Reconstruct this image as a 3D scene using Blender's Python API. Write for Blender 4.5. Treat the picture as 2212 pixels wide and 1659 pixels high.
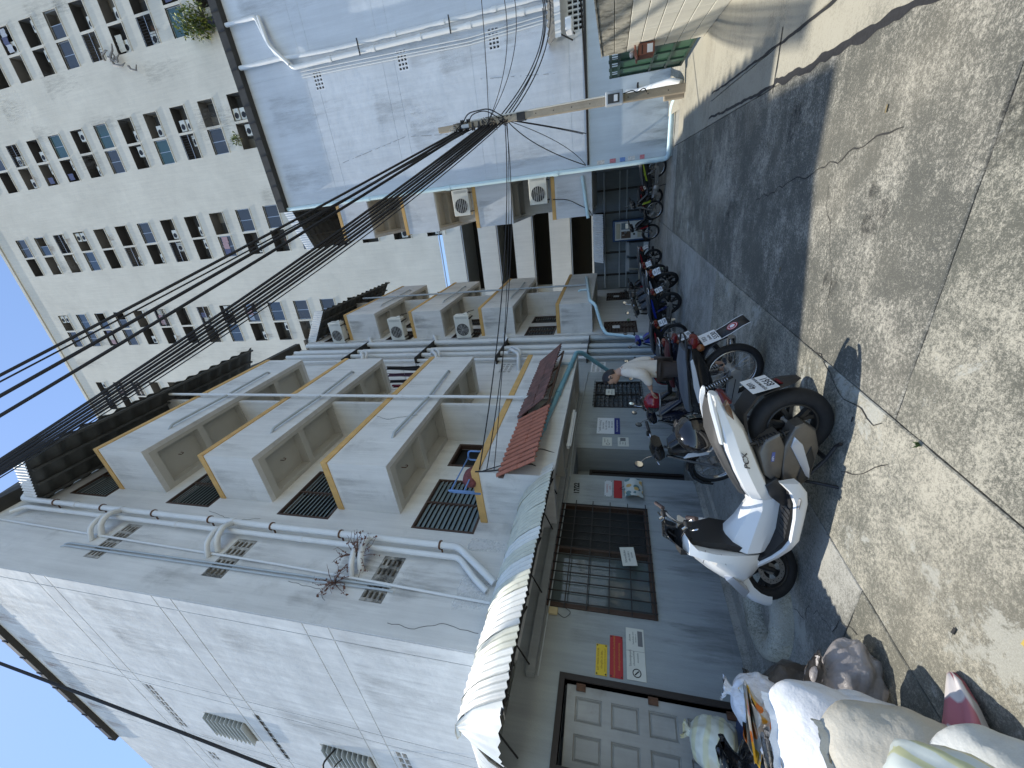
import bpy, math, random
from mathutils import Vector, Matrix, noise
from math import sin, cos, pi, radians, sqrt, atan2
random.seed(7)
for o in list(bpy.data.objects): bpy.data.objects.remove(o)
S = bpy.context.scene
COL = S.collection
# ---------------------------------------------------------------- camera, sky, sun, exposure
# The picture was taken with the phone held upright and is stored lying on its side: world up points to the left of the frame.
TH, PI_ = radians(26.43), radians(14.51)
Fw = Vector((-sin(TH)*cos(PI_), cos(TH)*cos(PI_), sin(PI_)))
Rt = Vector((cos(TH), sin(TH), 0)); Up = Rt.cross(Fw)
cam = bpy.data.cameras.new('camera'); camo = bpy.data.objects.new('camera', cam); COL.objects.link(camo)
X, Y, Z = -Up, Rt, -Fw
camo.matrix_world = Matrix(((X.x, Y.x, Z.x, 0), (X.y, Y.y, Z.y, 0), (X.z, Y.z, Z.z, 1.5), (0, 0, 0, 1)))
cam.sensor_fit = 'HORIZONTAL'; cam.sensor_width = 36; cam.lens = 850/2212*36
cam.clip_start = 0.05; cam.clip_end = 2000
S.camera = camo
SUN = Vector((-0.36, -0.097, 1.0)).normalized()          # direction towards the sun
w = bpy.data.worlds.new('World'); S.world = w; w.use_nodes = True
nt = w.node_tree; bg = nt.nodes['Background']
sky = nt.nodes.new('ShaderNodeTexSky'); sky.sky_type = 'NISHITA'; sky.sun_disc = False
sky.sun_elevation = math.asin(SUN.z); sky.sun_rotation = atan2(SUN.x, SUN.y)
sky.air_density = 1.0; sky.dust_density = 0.1; sky.ozone_density = 1.8
nt.links.new(sky.outputs[0], bg.inputs[0]); bg.inputs[1].default_value = 0.15
sl = bpy.data.lights.new('sun', 'SUN'); sl.energy = 3.1; sl.angle = radians(0.53); sl.color = (1, .945, .84)
so = bpy.data.objects.new('sun', sl); COL.objects.link(so); so.location = (-10, -4, 30)
so.rotation_euler = SUN.to_track_quat('Z', 'Y').to_euler()
S.view_settings.view_transform = 'Standard'; S.view_settings.look = 'None'
S.view_settings.exposure = 0.84; S.view_settings.gamma = 1
S.render.engine = 'CYCLES'
S.cycles.max_bounces = 8; S.cycles.diffuse_bounces = 4; S.cycles.transparent_max_bounces = 16
# ---------------------------------------------------------------- helpers
V = Vector
class MB:
    """collects faces of one mesh"""
    def __init__(s): s.v = []; s.f = []
    def add(s, vs, fs):
        k = len(s.v); s.v += [tuple(p) for p in vs]; s.f += [tuple(i+k for i in f) for f in fs]; return s
    def box(s, x0, x1, y0, y1, z0, z1):
        return s.add([(x, y, z) for z in (z0, z1) for y in (y0, y1) for x in (x0, x1)],
                     [(0, 2, 3, 1), (4, 5, 7, 6), (0, 1, 5, 4), (2, 6, 7, 3), (0, 4, 6, 2), (1, 3, 7, 5)])
    def cbox(s, x0, x1, y0, y1, z0, z1, c=.01):
        """box with chamfered edges"""
        rings = []
        for z, i in ((z0, c), (z0+c, 0), (z1-c, 0), (z1, c)):
            a, b, d, e = x0+i, x1-i, y0+i, y1-i
            rings.append([(a+c, d, z), (b-c, d, z), (b, d+c, z), (b, e-c, z), (b-c, e, z), (a+c, e, z), (a, e-c, z), (a, d+c, z)])
        return s.loft(rings)
    def quad(s, a, b, c, d): return s.add([a, b, c, d], [(0, 1, 2, 3)])
    def loft(s, rings, cap=True, closed=True):
        n = len(rings[0]); k = len(s.v)
        for r in rings: s.v += [tuple(p) for p in r]
        for i in range(len(rings)-1):
            for j in range(n if closed else n-1):
                a = k+i*n+j; b = k+i*n+(j+1) % n
                s.f.append((a, b, b+n, a+n))
        if cap and closed:
            s.f.append(tuple(k+j for j in reversed(range(n)))); s.f.append(tuple(k+(len(rings)-1)*n+j for j in range(n)))
        return s
    def tube(s, pts, r, n=10, cap=True, closed=False):
        pts = [V(p) for p in pts]; m = len(pts)
        rr = r if isinstance(r, (list, tuple)) else [r]*m
        def tang(i):
            if closed: return (pts[(i+1) % m]-pts[i-1]).normalized()
            a = pts[max(i-1, 0)]; b = pts[min(i+1, m-1)]
            return (b-a).normalized() if (b-a).length > 1e-9 else V((0, 0, 1))
        t0 = tang(0); u = t0.orthogonal().normalized(); rings = []
        for i, p in enumerate(pts):
            t = tang(i); u = (u-t*u.dot(t)); u = u.normalized() if u.length > 1e-6 else t.orthogonal().normalized()
            w_ = t.cross(u)
            rings.append([p+(u*cos(2*pi*j/n)+w_*sin(2*pi*j/n))*rr[i] for j in range(n)])
        if closed: rings.append(rings[0])
        return s.loft(rings, cap=cap and not closed)
    def cyl(s, p, q, r, n=12, r2=None): return s.tube([p, q], [r, r if r2 is None else r2], n)
    def lathe(s, prof, o, ax, n=20, cap=True):
        o = V(o); ax = V(ax).normalized(); u = ax.orthogonal().normalized(); w_ = ax.cross(u)
        return s.loft([[o+ax*h+(u*cos(2*pi*j/n)+w_*sin(2*pi*j/n))*r for j in range(n)] for r, h in prof], cap=cap)
    def prism(s, poly, o, ux, uy, d):
        """polygon (2-D) in the plane o,ux,uy extruded by vector d"""
        o, ux, uy, d = V(o), V(ux), V(uy), V(d); n = len(poly)
        a = [o+ux*p[0]+uy*p[1] for p in poly]
        return s.add(a+[p+d for p in a], [tuple(reversed(range(n))), tuple(range(n, 2*n))]+[(i, (i+1) % n, n+(i+1) % n, n+i) for i in range(n)])
    def mesh(s, name='m', smooth=None):
        me = bpy.data.meshes.new(name); me.from_pydata(s.v, [], s.f); me.update()
        if smooth:
            me.polygons.foreach_set('use_smooth', [True]*len(me.polygons))
            if smooth is not True: me.set_sharp_from_angle(angle=radians(smooth))
        return me
def link(name, data, m=None, parent=None, mpi=None):
    o = bpy.data.objects.new(name, data); COL.objects.link(o)
    if m is not None and data is not None:
        if not data.materials: data.materials.append(m)
        elif data.materials[0] is not m:
            o.material_slots[0].link = 'OBJECT'; o.material_slots[0].material = m
    if parent is not None:
        o.parent = parent
        if parent.get('_w') : o.matrix_parent_inverse = Matrix.Translation(-V(parent.location))
    return o
def P(name, mb, m, parent=None, smooth=None, bevel=0):
    o = link(name, mb.mesh(name, smooth) if isinstance(mb, MB) else mb, m, parent)
    if bevel:
        b = o.modifiers.new('b', 'BEVEL'); b.width = bevel; b.segments = 2; b.limit_method = 'ANGLE'; b.angle_limit = radians(40)
    return o
def tag(o, label=None, cat=None, group=None, kind=None):
    if label: o['label'] = label
    if cat: o['category'] = cat
    if group: o['group'] = group
    if kind: o['kind'] = kind
    return o
def thing(name, loc, label, cat, group=None, rz=None, rot=None, scale=None):
    """an Empty at a thing's base. Without rz/rot its parts are given in world coordinates, otherwise in the thing's own."""
    o = bpy.data.objects.new(name, None); COL.objects.link(o); o.location = loc; o.empty_display_size = .1
    if rz is not None: o.rotation_euler = (0, 0, rz)
    elif rot is not None: o.rotation_euler = rot
    else: o['_w'] = 1
    if scale: o.scale = scale
    return tag(o, label, cat, group)
_MC = {}
def cached(key, fn, smooth=None):
    if key not in _MC: _MC[key] = fn().mesh(key if isinstance(key, str) else key[0], smooth)
    return _MC[key]
def fb(a, b, c, d, k, n=8):
    """points of a bend: a..b..c with corner b rounded"""
    a, b, c = V(a), V(b), V(c); r = []
    for i in range(n+1):
        t = i/n; r.append((a*(1-t)+b*t)*(1-t)+(b*(1-t)+c*t)*t)
    return r
def rpath(pts, rad=.06, n=5):
    """polyline with rounded corners"""
    pts = [V(p) for p in pts]; out = [pts[0]]
    for i in range(1, len(pts)-1):
        a, b, c = pts[i-1], pts[i], pts[i+1]
        r1 = min(rad, (a-b).length*.49); r2 = min(rad, (c-b).length*.49)
        p = b+(a-b).normalized()*r1; q = b+(c-b).normalized()*r2
        for k in range(n+1):
            t = k/n; out.append((p*(1-t)+b*t)*(1-t)+(b*(1-t)+q*t)*t)
    out.append(pts[-1]); return out
def sag(a, b, d, n=18):
    a, b = V(a), V(b)
    return [a.lerp(b, i/n)-V((0, 0, 4*d*(i/n)*(1-i/n))) for i in range(n+1)]
def holes(o, u, v, U0, U1, V0, V1, hs, depth):
    """rectangular wall face with openings; reveals go in by vector depth"""
    o, u, v, d = V(o), V(u), V(v), V(depth); mb = MB()
    us = sorted({U0, U1, *[min(max(h[i], U0), U1) for h in hs for i in (0, 1)]}); vs = sorted({V0, V1, *[min(max(h[i], V0), V1) for h in hs for i in (2, 3)]})
    at = lambda a, b, k=0: o+u*a+v*b+d*k
    idx = {}
    def vid(a, b):
        if (a, b) not in idx: idx[(a, b)] = len(mb.v); mb.v.append(tuple(at(a, b)))
        return idx[(a, b)]
    for i in range(len(us)-1):
        for j in range(len(vs)-1):
            cu, cv = (us[i]+us[i+1])/2, (vs[j]+vs[j+1])/2
            if any(h[0] < cu < h[1] and h[2] < cv < h[3] for h in hs): continue
            mb.f.append((vid(us[i], vs[j]), vid(us[i+1], vs[j]), vid(us[i+1], vs[j+1]), vid(us[i], vs[j+1])))
    for a, b, c, e in hs:
        q = [(a, c), (b, c), (b, e), (a, e)]
        for k in range(4):
            p, r = q[k], q[(k+1) % 4]
            mb.quad(at(*p), at(*r), at(*r, 1), at(*p, 1))
    return mb
def corr(prof, along, L, period, amp, n=6, jit=0, thick=0):
    """corrugated sheet: profile polyline swept by 'along' with waves across it"""
    prof = [V(p) for p in prof]; al = V(along).normalized(); rows = []
    m = max(2, int(L/period*n)); k = len(prof)
    nor = []
    for j in range(k):
        t = prof[min(j+1, k-1)]-prof[max(j-1, 0)]; nn = t.cross(al).normalized(); nor.append(nn if nn.z >= 0 else -nn)
    mb = MB()
    for i in range(m+1):
        s_ = i*L/m; a = cos(2*pi*s_/period)*amp
        rows.append([prof[j]+al*s_+nor[j]*a+(al*0 if not jit else nor[j]*0+V((0, 0, 1))*0) for j in range(k)])
    mb.loft(rows, cap=False, closed=False)
    return mb
# ---------------------------------------------------------------- materials
MATS = {}
def M(name, col, rough=.6, metal=0, var=.0, vs=4, fine=0, fs=60, streak=0, bump=0, bs=40, bump2=0, bs2=4, coat=0, trans=0, alpha=1, spec=.5, emit=0, dirt=None, dirt_lo=.55, dirt_hi=.75, ds=2.5, obj=False, ior=1.45, sub=0):
    if name in MATS: return MATS[name]
    m = bpy.data.materials.new(name); m.use_nodes = True; N = m.node_tree.nodes; L = m.node_tree.links
    b = N['Principled BSDF']; b.inputs['Roughness'].default_value = rough; b.inputs['Metallic'].default_value = metal
    b.inputs['Coat Weight'].default_value = coat; b.inputs['Transmission Weight'].default_value = trans; b.inputs['Alpha'].default_value = alpha
    b.inputs['Specular IOR Level'].default_value = spec; b.inputs['IOR'].default_value = ior
    if sub: b.inputs['Subsurface Weight'].default_value = sub; b.inputs['Subsurface Radius'].default_value = (.02, .01, .005)
    col = tuple(col)+(1,)
    if emit: b.inputs['Emission Color'].default_value = col; b.inputs['Emission Strength'].default_value = emit
    if obj: tc = N.new('ShaderNodeTexCoord'); pos = tc.outputs['Object']
    else: g = N.new('ShaderNodeNewGeometry'); pos = g.outputs['Position']
    def noise_(scale, detail=4, rough_=.6, mp=None):
        n = N.new('ShaderNodeTexNoise'); n.inputs['Scale'].default_value = scale; n.inputs['Detail'].default_value = detail; n.inputs['Roughness'].default_value = rough_
        if mp:
            q = N.new('ShaderNodeMapping'); q.inputs['Scale'].default_value = mp; L.new(pos, q.inputs[0]); L.new(q.outputs[0], n.inputs[0])
        else: L.new(pos, n.inputs[0])
        return n.outputs[0]
    def rng(x, lo, hi, a, c):
        r = N.new('ShaderNodeMapRange'); r.inputs[1].default_value = lo; r.inputs[2].default_value = hi; r.inputs[3].default_value = a; r.inputs[4].default_value = c
        L.new(x, r.inputs[0]); return r.outputs[0]
    fac = None
    def mulf(x):
        nonlocal fac
        if fac is None: fac = x
        else:
            k = N.new('ShaderNodeMath'); k.operation = 'MULTIPLY'; L.new(fac, k.inputs[0]); L.new(x, k.inputs[1]); fac = k.outputs[0]
    if var: mulf(rng(noise_(vs), .3, .7, 1-var, 1+var))
    if fine: mulf(rng(noise_(fs, 2), .3, .7, 1-fine, 1+fine))
    if streak: mulf(rng(noise_(1, 6, .7, (7, 7, .4)), .38, .72, 1+streak*.4, 1-streak))
    out = None
    if fac is not None:
        mx = N.new('ShaderNodeVectorMath'); mx.operation = 'SCALE'; mx.inputs[0].default_value = col[:3]; L.new(fac, mx.inputs['Scale']); out = mx.outputs[0]
    if dirt:
        mm = N.new('ShaderNodeMix'); mm.data_type = 'RGBA'; L.new(rng(noise_(ds, 8, .7), dirt_lo, dirt_hi, 0, 1), mm.inputs[0])
        if out is None: mm.inputs[6].default_value = col
        else: L.new(out, mm.inputs[6])
        mm.inputs[7].default_value = tuple(dirt)+(1,); out = mm.outputs[2]
    if out is None: b.inputs['Base Color'].default_value = col
    else: L.new(out, b.inputs['Base Color'])
    if bump or bump2:
        h = None
        for st, sc, dt in ((bump, bs, 4), (bump2, bs2, 3)):
            if not st: continue
            bp = N.new('ShaderNodeBump'); bp.inputs['Strength'].default_value = 1; bp.inputs['Distance'].default_value = st
            L.new(noise_(sc, dt), bp.inputs['Height'])
            if h: L.new(h, bp.inputs['Normal'])
            h = bp.outputs[0]
        L.new(h, b.inputs['Normal'])
    MATS[name] = m; return m
wallL = M('plaster_pale', (.65, .65, .63), .85, var=.06, vs=1.2, streak=.13, dirt=(.42, .42, .40), dirt_lo=.58, dirt_hi=.85, ds=1.7, fine=.02, bump=.002, bs=60, bump2=.01, bs2=2.2)
wallS = M('plaster_sunny', (.59, .60, .595), .85, var=.09, vs=2.2, streak=.16, dirt=(.50, .51, .51), dirt_lo=.5, dirt_hi=.72, ds=1.5, fine=.03, bump=.002, bs=50, bump2=.012, bs2=2.5)
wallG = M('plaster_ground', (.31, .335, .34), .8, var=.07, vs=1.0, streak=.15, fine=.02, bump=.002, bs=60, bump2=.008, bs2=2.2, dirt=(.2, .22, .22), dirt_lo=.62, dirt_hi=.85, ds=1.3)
wallB = M('plaster_blue', (.61, .65, .69), .85, var=.06, vs=.9, streak=.10, fine=.02, bump=.0015, bs=40, bump2=.022, bs2=1.1)
wallT = M('plaster_tower', (.57, .55, .485), .9, var=.07, vs=.35, streak=.08, fine=.04, bump=.004, bs=20, bump2=.02, bs2=.9)
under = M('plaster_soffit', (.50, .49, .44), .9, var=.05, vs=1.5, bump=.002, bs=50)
woodp = M('ochre_paint', (.58, .36, .13), .7, var=.12, vs=5, streak=.1, bump=.001, bs=60)
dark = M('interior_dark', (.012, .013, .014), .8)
frameb = M('frame_brown', (.06, .035, .025), .5, var=.1, vs=20)
frameg = M('frame_grey', (.12, .12, .12), .45)
glassd = M('glass_dark', (.05, .07, .08), .08, spec=.8)
slatm = M('louvre_glass', (.22, .27, .28), .12, var=.1, vs=3, spec=.7)
pvc = M('pvc_white', (.68, .70, .70), .35, var=.04, vs=5, streak=.05)
pvcg = M('pvc_grey', (.42, .47, .50), .4, var=.08, vs=5)
pvcb = M('pvc_blue', (.20, .42, .52), .35, var=.12, vs=4, streak=.1)
pvcs = M('pvc_sky', (.50, .70, .78), .35, var=.08, vs=3)
steel = M('steel_dark', (.03, .028, .027), .5, metal=.3, var=.2, vs=15)
rust = M('steel_rusty', (.12, .06, .035), .8, var=.3, vs=12)
roofd = M('sheet_dark', (.085, .088, .085), .7, var=.25, vs=3)
white = M('paint_white', (.75, .76, .76), .45, var=.04, vs=6)
cable = M('cable_black', (.012, .012, .014), .6)
gutter = M('gutter_dark', (.045, .043, .038), .7, var=.2, vs=4)
# ---------------------------------------------------------------- ground
def conc(name, light, darkc, cover=.5, patch=.0, spk=.35, rough=.9):
    light = tuple(x*k for x, k in zip(light, (1.2, 1.2, 1.18))); darkc = tuple(x*k for x, k in zip(darkc, (1.32, 1.32, 1.28)))
    m = bpy.data.materials.new(name); m.use_nodes = True; N = m.node_tree.nodes; L = m.node_tree.links
    b = N['Principled BSDF']; b.inputs['Roughness'].default_value = rough; b.inputs['Specular IOR Level'].default_value = .3
    g = N.new('ShaderNodeNewGeometry')
    def nz(sc, det, ro=.6, dist=0):
        n = N.new('ShaderNodeTexNoise'); n.inputs['Scale'].default_value = sc; n.inputs['Detail'].default_value = det; n.inputs['Roughness'].default_value = ro; n.inputs['Distortion'].default_value = dist
        L.new(g.outputs['Position'], n.inputs[0]); return n.outputs[0]
    def math_(op, a, c):
        k = N.new('ShaderNodeMath'); k.operation = op
        for i, q in enumerate((a, c)):
            if isinstance(q, (int, float)): k.inputs[i].default_value = q
            else: L.new(q, k.inputs[i])
        return k.outputs[0]
    def rg(x, lo, hi, a=0, c=1):
        r = N.new('ShaderNodeMapRange'); r.interpolation_type = 'SMOOTHSTEP'
        for i, q in enumerate((lo, hi, a, c)): r.inputs[i+1].default_value = q
        L.new(x, r.inputs[0]); return r.outputs[0]
    def mix(f, a, c):
        k = N.new('ShaderNodeMix'); k.data_type = 'RGBA'; L.new(f, k.inputs[0])
        for i, q in ((6, a), (7, c)):
            if isinstance(q, tuple): k.inputs[i].default_value = q+(1,)
            else: L.new(q, k.inputs[i])
        return k.outputs[2]
    big = nz(.8, 6, .62, .5); mid = nz(5, 9, .78); finen = nz(42, 8, .82); grit = nz(140, 5, .75)
    s = math_('ADD', math_('MULTIPLY', big, .42), math_('ADD', math_('MULTIPLY', mid, .40), math_('ADD', math_('MULTIPLY', finen, .70), math_('MULTIPLY', grit, .42))))
    f = rg(s, 1.035-cover*.22, 1.225-cover*.22)
    c = mix(f, light, darkc)
    vo = N.new('ShaderNodeTexVoronoi'); vo.inputs['Scale'].default_value = 120; L.new(g.outputs['Position'], vo.inputs[0])
    c = mix(math_('MULTIPLY', rg(vo.outputs['Distance'], .34, .10), math_('MULTIPLY', rg(finen, .46, .62), spk*1.2)), c, (.52, .49, .42))
    c = mix(math_('MULTIPLY', rg(grit, .56, .68), spk), c, (.05, .05, .045))
    if patch:
        pm = rg(math_('ADD', math_('MULTIPLY', nz(1.3, 10, .75, .4), 1.0), math_('MULTIPLY', finen, .2)), .70-patch*.06, .74-patch*.06)
        c = mix(math_('MULTIPLY', pm, .8), c, mix(rg(grit, .35, .65), (.43, .43, .385), (.33, .33, .29)))
    # brown tint in broad areas
    c = mix(math_('MULTIPLY', rg(nz(.5, 3), .45, .65), .22), c, (.28, .25, .19))
    L.new(c, b.inputs['Base Color'])
    bp = N.new('ShaderNodeBump'); bp.inputs['Distance'].default_value = .004 if spk else .002; bp.inputs['Strength'].default_value = .9
    L.new(math_('ADD', finen, math_('MULTIPLY', mid, .8)), bp.inputs['Height']); L.new(bp.outputs[0], b.inputs['Normal'])
    MATS[name] = m; return m
conR = conc('concrete_rough', (.345, .325, .275), (.068, .068, .060), .98, patch=.0, spk=.5)
conP = conc('concrete_patched', (.34, .32, .265), (.085, .085, .073), .82, patch=.9, spk=.42)
conM = conc('concrete_worn', (.32, .302, .25), (.075, .075, .064), .90, patch=.15, spk=.42)
conS = conc('concrete_smooth', (.30, .282, .232), (.16, .152, .127), .5, patch=0, spk=.12)
conD = conc('concrete_shade_tint', (.30, .295, .27), (.118, .117, .106), .65, patch=.1, spk=.15)  # shaded yard: tone lifted and warmed in the colour against blue shade
soil = M('joint_soil', (.035, .033, .03), .95, var=.3, vs=20)
tar = M('tar', (.018, .018, .02), .75, var=.3, vs=30, bump=.002, bs=60)
gr = tag(P('ground', MB().box(-400, 400, -300, 500, -.3, -.035), M('ground_far', (.20, .19, .165), .95, var=.2, vs=.5, fine=.2, fs=30)), kind='structure')
def slab(x0, x1, y0, y1, m, g=.0045, top=0.0):
    """a cast slab with slightly ragged edges"""
    n = lambda a: max(2, int(abs(a)/.12)); ring = []
    c = [(x0+g, y0+g), (x1-g, y0+g), (x1-g, y1-g), (x0+g, y1-g)]
    for k in range(4):
        (ax, ay), (bx, by) = c[k], c[(k+1) % 4]; q = n(abs(bx-ax)+abs(by-ay))
        for i in range(q):
            t = i/q; px, py = ax+(bx-ax)*t, ay+(by-ay)*t; e = noise.noise(V((px*9, py*9, k*3.)))*.008 if 0 < i < q else 0
            ring.append((px+(e if k % 2 else 0), py+(0 if k % 2 else e)))
    cx, cy = (x0+x1)/2, (y0+y1)/2
    ins = [((px-cx)*(1-.006/max(abs(px-cx), .01))+cx if abs(px-cx) > .02 else px, (py-cy)*(1-.006/max(abs(py-cy), .01))+cy if abs(py-cy) > .02 else py) for px, py in ring]
    mb = MB(); mb.loft([[(a, b_, top-.045) for a, b_ in ring], [(a, b_, top-.006) for a, b_ in ring], [(a, b_, top) for a, b_ in ins]], cap=False)
    k = len(ring); mb.f.append(tuple(range(2*k, 3*k)))
    return P('slab', mb, m, gr)
for x0, x1, ys, mats in ((-8, -2.46, (-4, -1, 2.05, 5.3, 7.8, 11.8, 15.6), (conM, conM, conD, conD, conD, conD)),
                         (-2.46, -1.35, (-4, -.6, 3.4, 6.6, 9.2, 11.8, 15.6), (conM, conP, conP, conD, conD, conD)),
                         (-1.35, .65, (-4, -1, 2.27, 6.5, 7.75, 11.8, 15.6), (conM, conM, conR, conR, conM, conD)),
                         (.65, .98, (-4, 1.6, 5.13, 8.2), (conS, conS, conS)),
                         (.98, 2.9, (-4, 1.6, 5.13, 8.2), (conS, conS, conS)),
                         (.65, 2.9, (8.2, 11.8), (conS,)), (.65, 2.9, (11.8, 15.6), (conD,)),
                         (-8, 2.9, (15.6, 22), (conD,)), (2.9, 9, (-4, 4, 13.4), (conS, conS))):
    for i, m in enumerate(mats): slab(x0, x1, ys[i], ys[i+1], m)
def ribbon(pts, wd, z, jag=.4, step=.05):
    """irregular flat band (tar sealant, crack) along a polyline"""
    pts = [V((a, b_, 0)) for a, b_ in pts]; mb = MB(); rows = []; s_ = 0
    for i in range(len(pts)-1):
        a, c = pts[i], pts[i+1]; d = (c-a); n = max(1, int(d.length/step)); t = d.normalized(); q = V((-t.y, t.x, 0))
        for k in range(n+(i == len(pts)-2)):
            p = a+d*(k/n); s_ += step
            o = noise.noise(V((s_*3.1, 1.7, z*900)))*wd*.8
            wl = wd*(.5+jag*noise.noise(V((s_*8.3, 9.2, p.y)))+.25*jag*noise.noise(V((s_*25., 2.2, 5)))); wr = wd*(.5+jag*noise.noise(V((s_*7.7, 31.2, p.x)))+.25*jag*noise.noise(V((s_*23., 7, 5))))
            rows.append([p+q*(o+max(wl, .12*wd))+V((0, 0, z)), p+q*(o-max(wr, .12*wd))+V((0, 0, z))])
    return mb.loft(rows, cap=False, closed=False)
def crack(pts, wd=.008, amp=.05, z=.0035, seed=0):
    out = []
    for i in range(len(pts)-1):
        a, c = V(pts[i]+(0,)), V(pts[i+1]+(0,)); n = max(2, int((c-a).length/.06)); t = (c-a).normalized(); q = V((-t.y, t.x, 0))
        for k in range(n): p = a.lerp(c, k/n)+q*amp*noise.noise(V((k*.45+i*7, seed*3.3, .5))); out.append((p.x, p.y))
    out.append(pts[-1])
    return ribbon(out, wd, z, .5, .03)
for pts, wd in (([(.64, 2.2), (.64, 2.8), (.655, 4.3), (.66, 5.15)], .055), ([(.66, 5.15), (.75, 8.2)], .032), ([(.95, 3), (.965, 4.04), (.98, 5.12)], .026), ([(.98, 5.12), (1.07, 8.13)], .024), ([(.6, 5.16), (1.1, 5.13)], .02), ([(.62, 1.2), (.64, 2.2)], .06)):
    P('tar_seal', ribbon(pts, wd, .004), tar, gr)
for k, (pts, wd, amp) in enumerate(( 
         ([(-3.45, 2.62), (-3.05, 2.3), (-2.75, 1.95)], .005, .12), ([(-1.33, 3.3), (-1.5, 2.75), (-1.42, 2.35)], .006, .08), ([(-1.95, 2.55), (-1.6, 2.2)], .006, .06), ([(.1, 2.9), (-.35, 5.2)], .008, .05), ([(-1.0, 3.2), (-.2, 3.6)], .004, .1), ([(-.5, 9.4), (.7, 9.5)], .02, .02))):
    P('crack', crack(pts, wd, amp, seed=k), soil, gr)
# ---------------------------------------------------------------- windows, vents, doors, balconies shared by the blocks
def slatwin(par, x, y0, y1, z0, z1, cols=2, n=12, fm=None, sgn=1, sm=None):
    """louvred window in a wall that faces +X (sgn=1): frame, dark sheet for the unlit inside, tilted glass slats"""
    fm = fm or frameb; f = .035; mb = MB(); X0, X1 = sorted((x-.07*sgn, x+.012*sgn))
    mb.box(X0, X1, y0, y1, z0, z0+f).box(X0, X1, y0, y1, z1-f, z1)
    cw = (y1-y0-f)/cols
    for i in range(cols+1): mb.box(X0, X1, y0+i*cw, y0+i*cw+f, z0+f, z1-f)
    win = P('window', mb, fm, par)
    P('room_dark', MB().box(*sorted((x-.16*sgn, x-.15*sgn)), y0, y1, z0, z1), dark, win)
    h = (z1-z0-2*f)/n
    me = cached(('slat', round(cw, 3), round(h, 3), sgn), lambda: MB().prism([(-.042*sgn, .35*h), (-.036*sgn, .35*h+.008), (.012*sgn, -.45*h+.006), (.006*sgn, -.45*h-.002)], (0, 0, 0), (1, 0, 0), (0, 0, 1), (0, cw-f-.006, 0)))
    for i in range(cols):
        for k in range(n):
            o = link('slat', me, sm or slatm, win); o.location = (x-.012*sgn, y0+i*cw+f+.003, z0+f+(k+.5)*h)
    return win
def ventblk(par, o, u, v, nrm, w_, h, nc, nr, m, fr=.02, bar=.03, depth=.07):
    """pierced vent block: openings nc x nr, o = lower corner on the wall face"""
    cw = (w_-bar)/nc; rh = (h-fr)/nr
    hs = [(i*cw+bar, (i+1)*cw, k*rh+fr, (k+1)*rh) for i in range(nc) for k in range(nr)]
    n = V(nrm); a = P('vent_block', holes(V(o)+n*.004, u, v, 0, w_, 0, h, hs, -n*depth), m, par)
    q = V(o)-n*(depth-.004); u, v = V(u), V(v)
    P('vent_dark', MB().quad(q, q+u*w_, q+u*w_+v*h, q+v*h), dark, a)
    return a
def panel_door(par, o, u, v, n, w_, h, m, fm, pr=4, pc=2, name='door', knob=None):
    """panelled door leaf: o lower hinge corner, u along, v up, n out"""
    o, u, v, n = V(o), V(u), V(v), V(n); st = .1*w_/.75; hs = []
    cw = (w_-st*(pc+1))/pc; rh = (h-st*(pr+1))/pr
    for i in range(pc):
        for k in range(pr): hs.append((st+i*(cw+st), st+i*(cw+st)+cw, st+k*(rh+st), st+k*(rh+st)+rh))
    d = P(name, holes(o, u, v, 0, w_, 0, h, hs, -n*.018), m, par)
    for a, b_, c, e in hs:
        mb = MB(); q = [[(a, c), (b_, c), (b_, e), (a, e)]]; ins = lambda t: [(a+t, c+t), (b_-t, c+t), (b_-t, e-t), (a+t, e-t)]
        mb.loft([[o+u*p[0]+v*p[1]-n*z for p in ins(t)] for t, z in ((-.001, .018), (.012, .03), (.03, .012), (.045, .012))], cap=False); k = len(mb.v); mb.f.append((k-4, k-3, k-2, k-1))
        P('panel', mb, m, d)
    e_ = MB(); q = [o, o+u*w_, o+u*w_+v*h, o+v*h]
    e_.loft([[p for p in q], [p-n*.04 for p in q]], cap=False); e_.f.append((4, 5, 6, 7)); P('door_edge', e_, m, d)
    if knob:
        k = o+u*knob[0]+v*knob[1]; P('handle', MB().lathe([(.028, 0), (.03, .008), (.012, .012), (.012, .04), (.027, .05), (.03, .065), (.018, .08), (0.002, .083)], k, n, 16), M('chrome', (.6, .6, .6), .2, metal=1), d, smooth=40)
    return d
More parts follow.
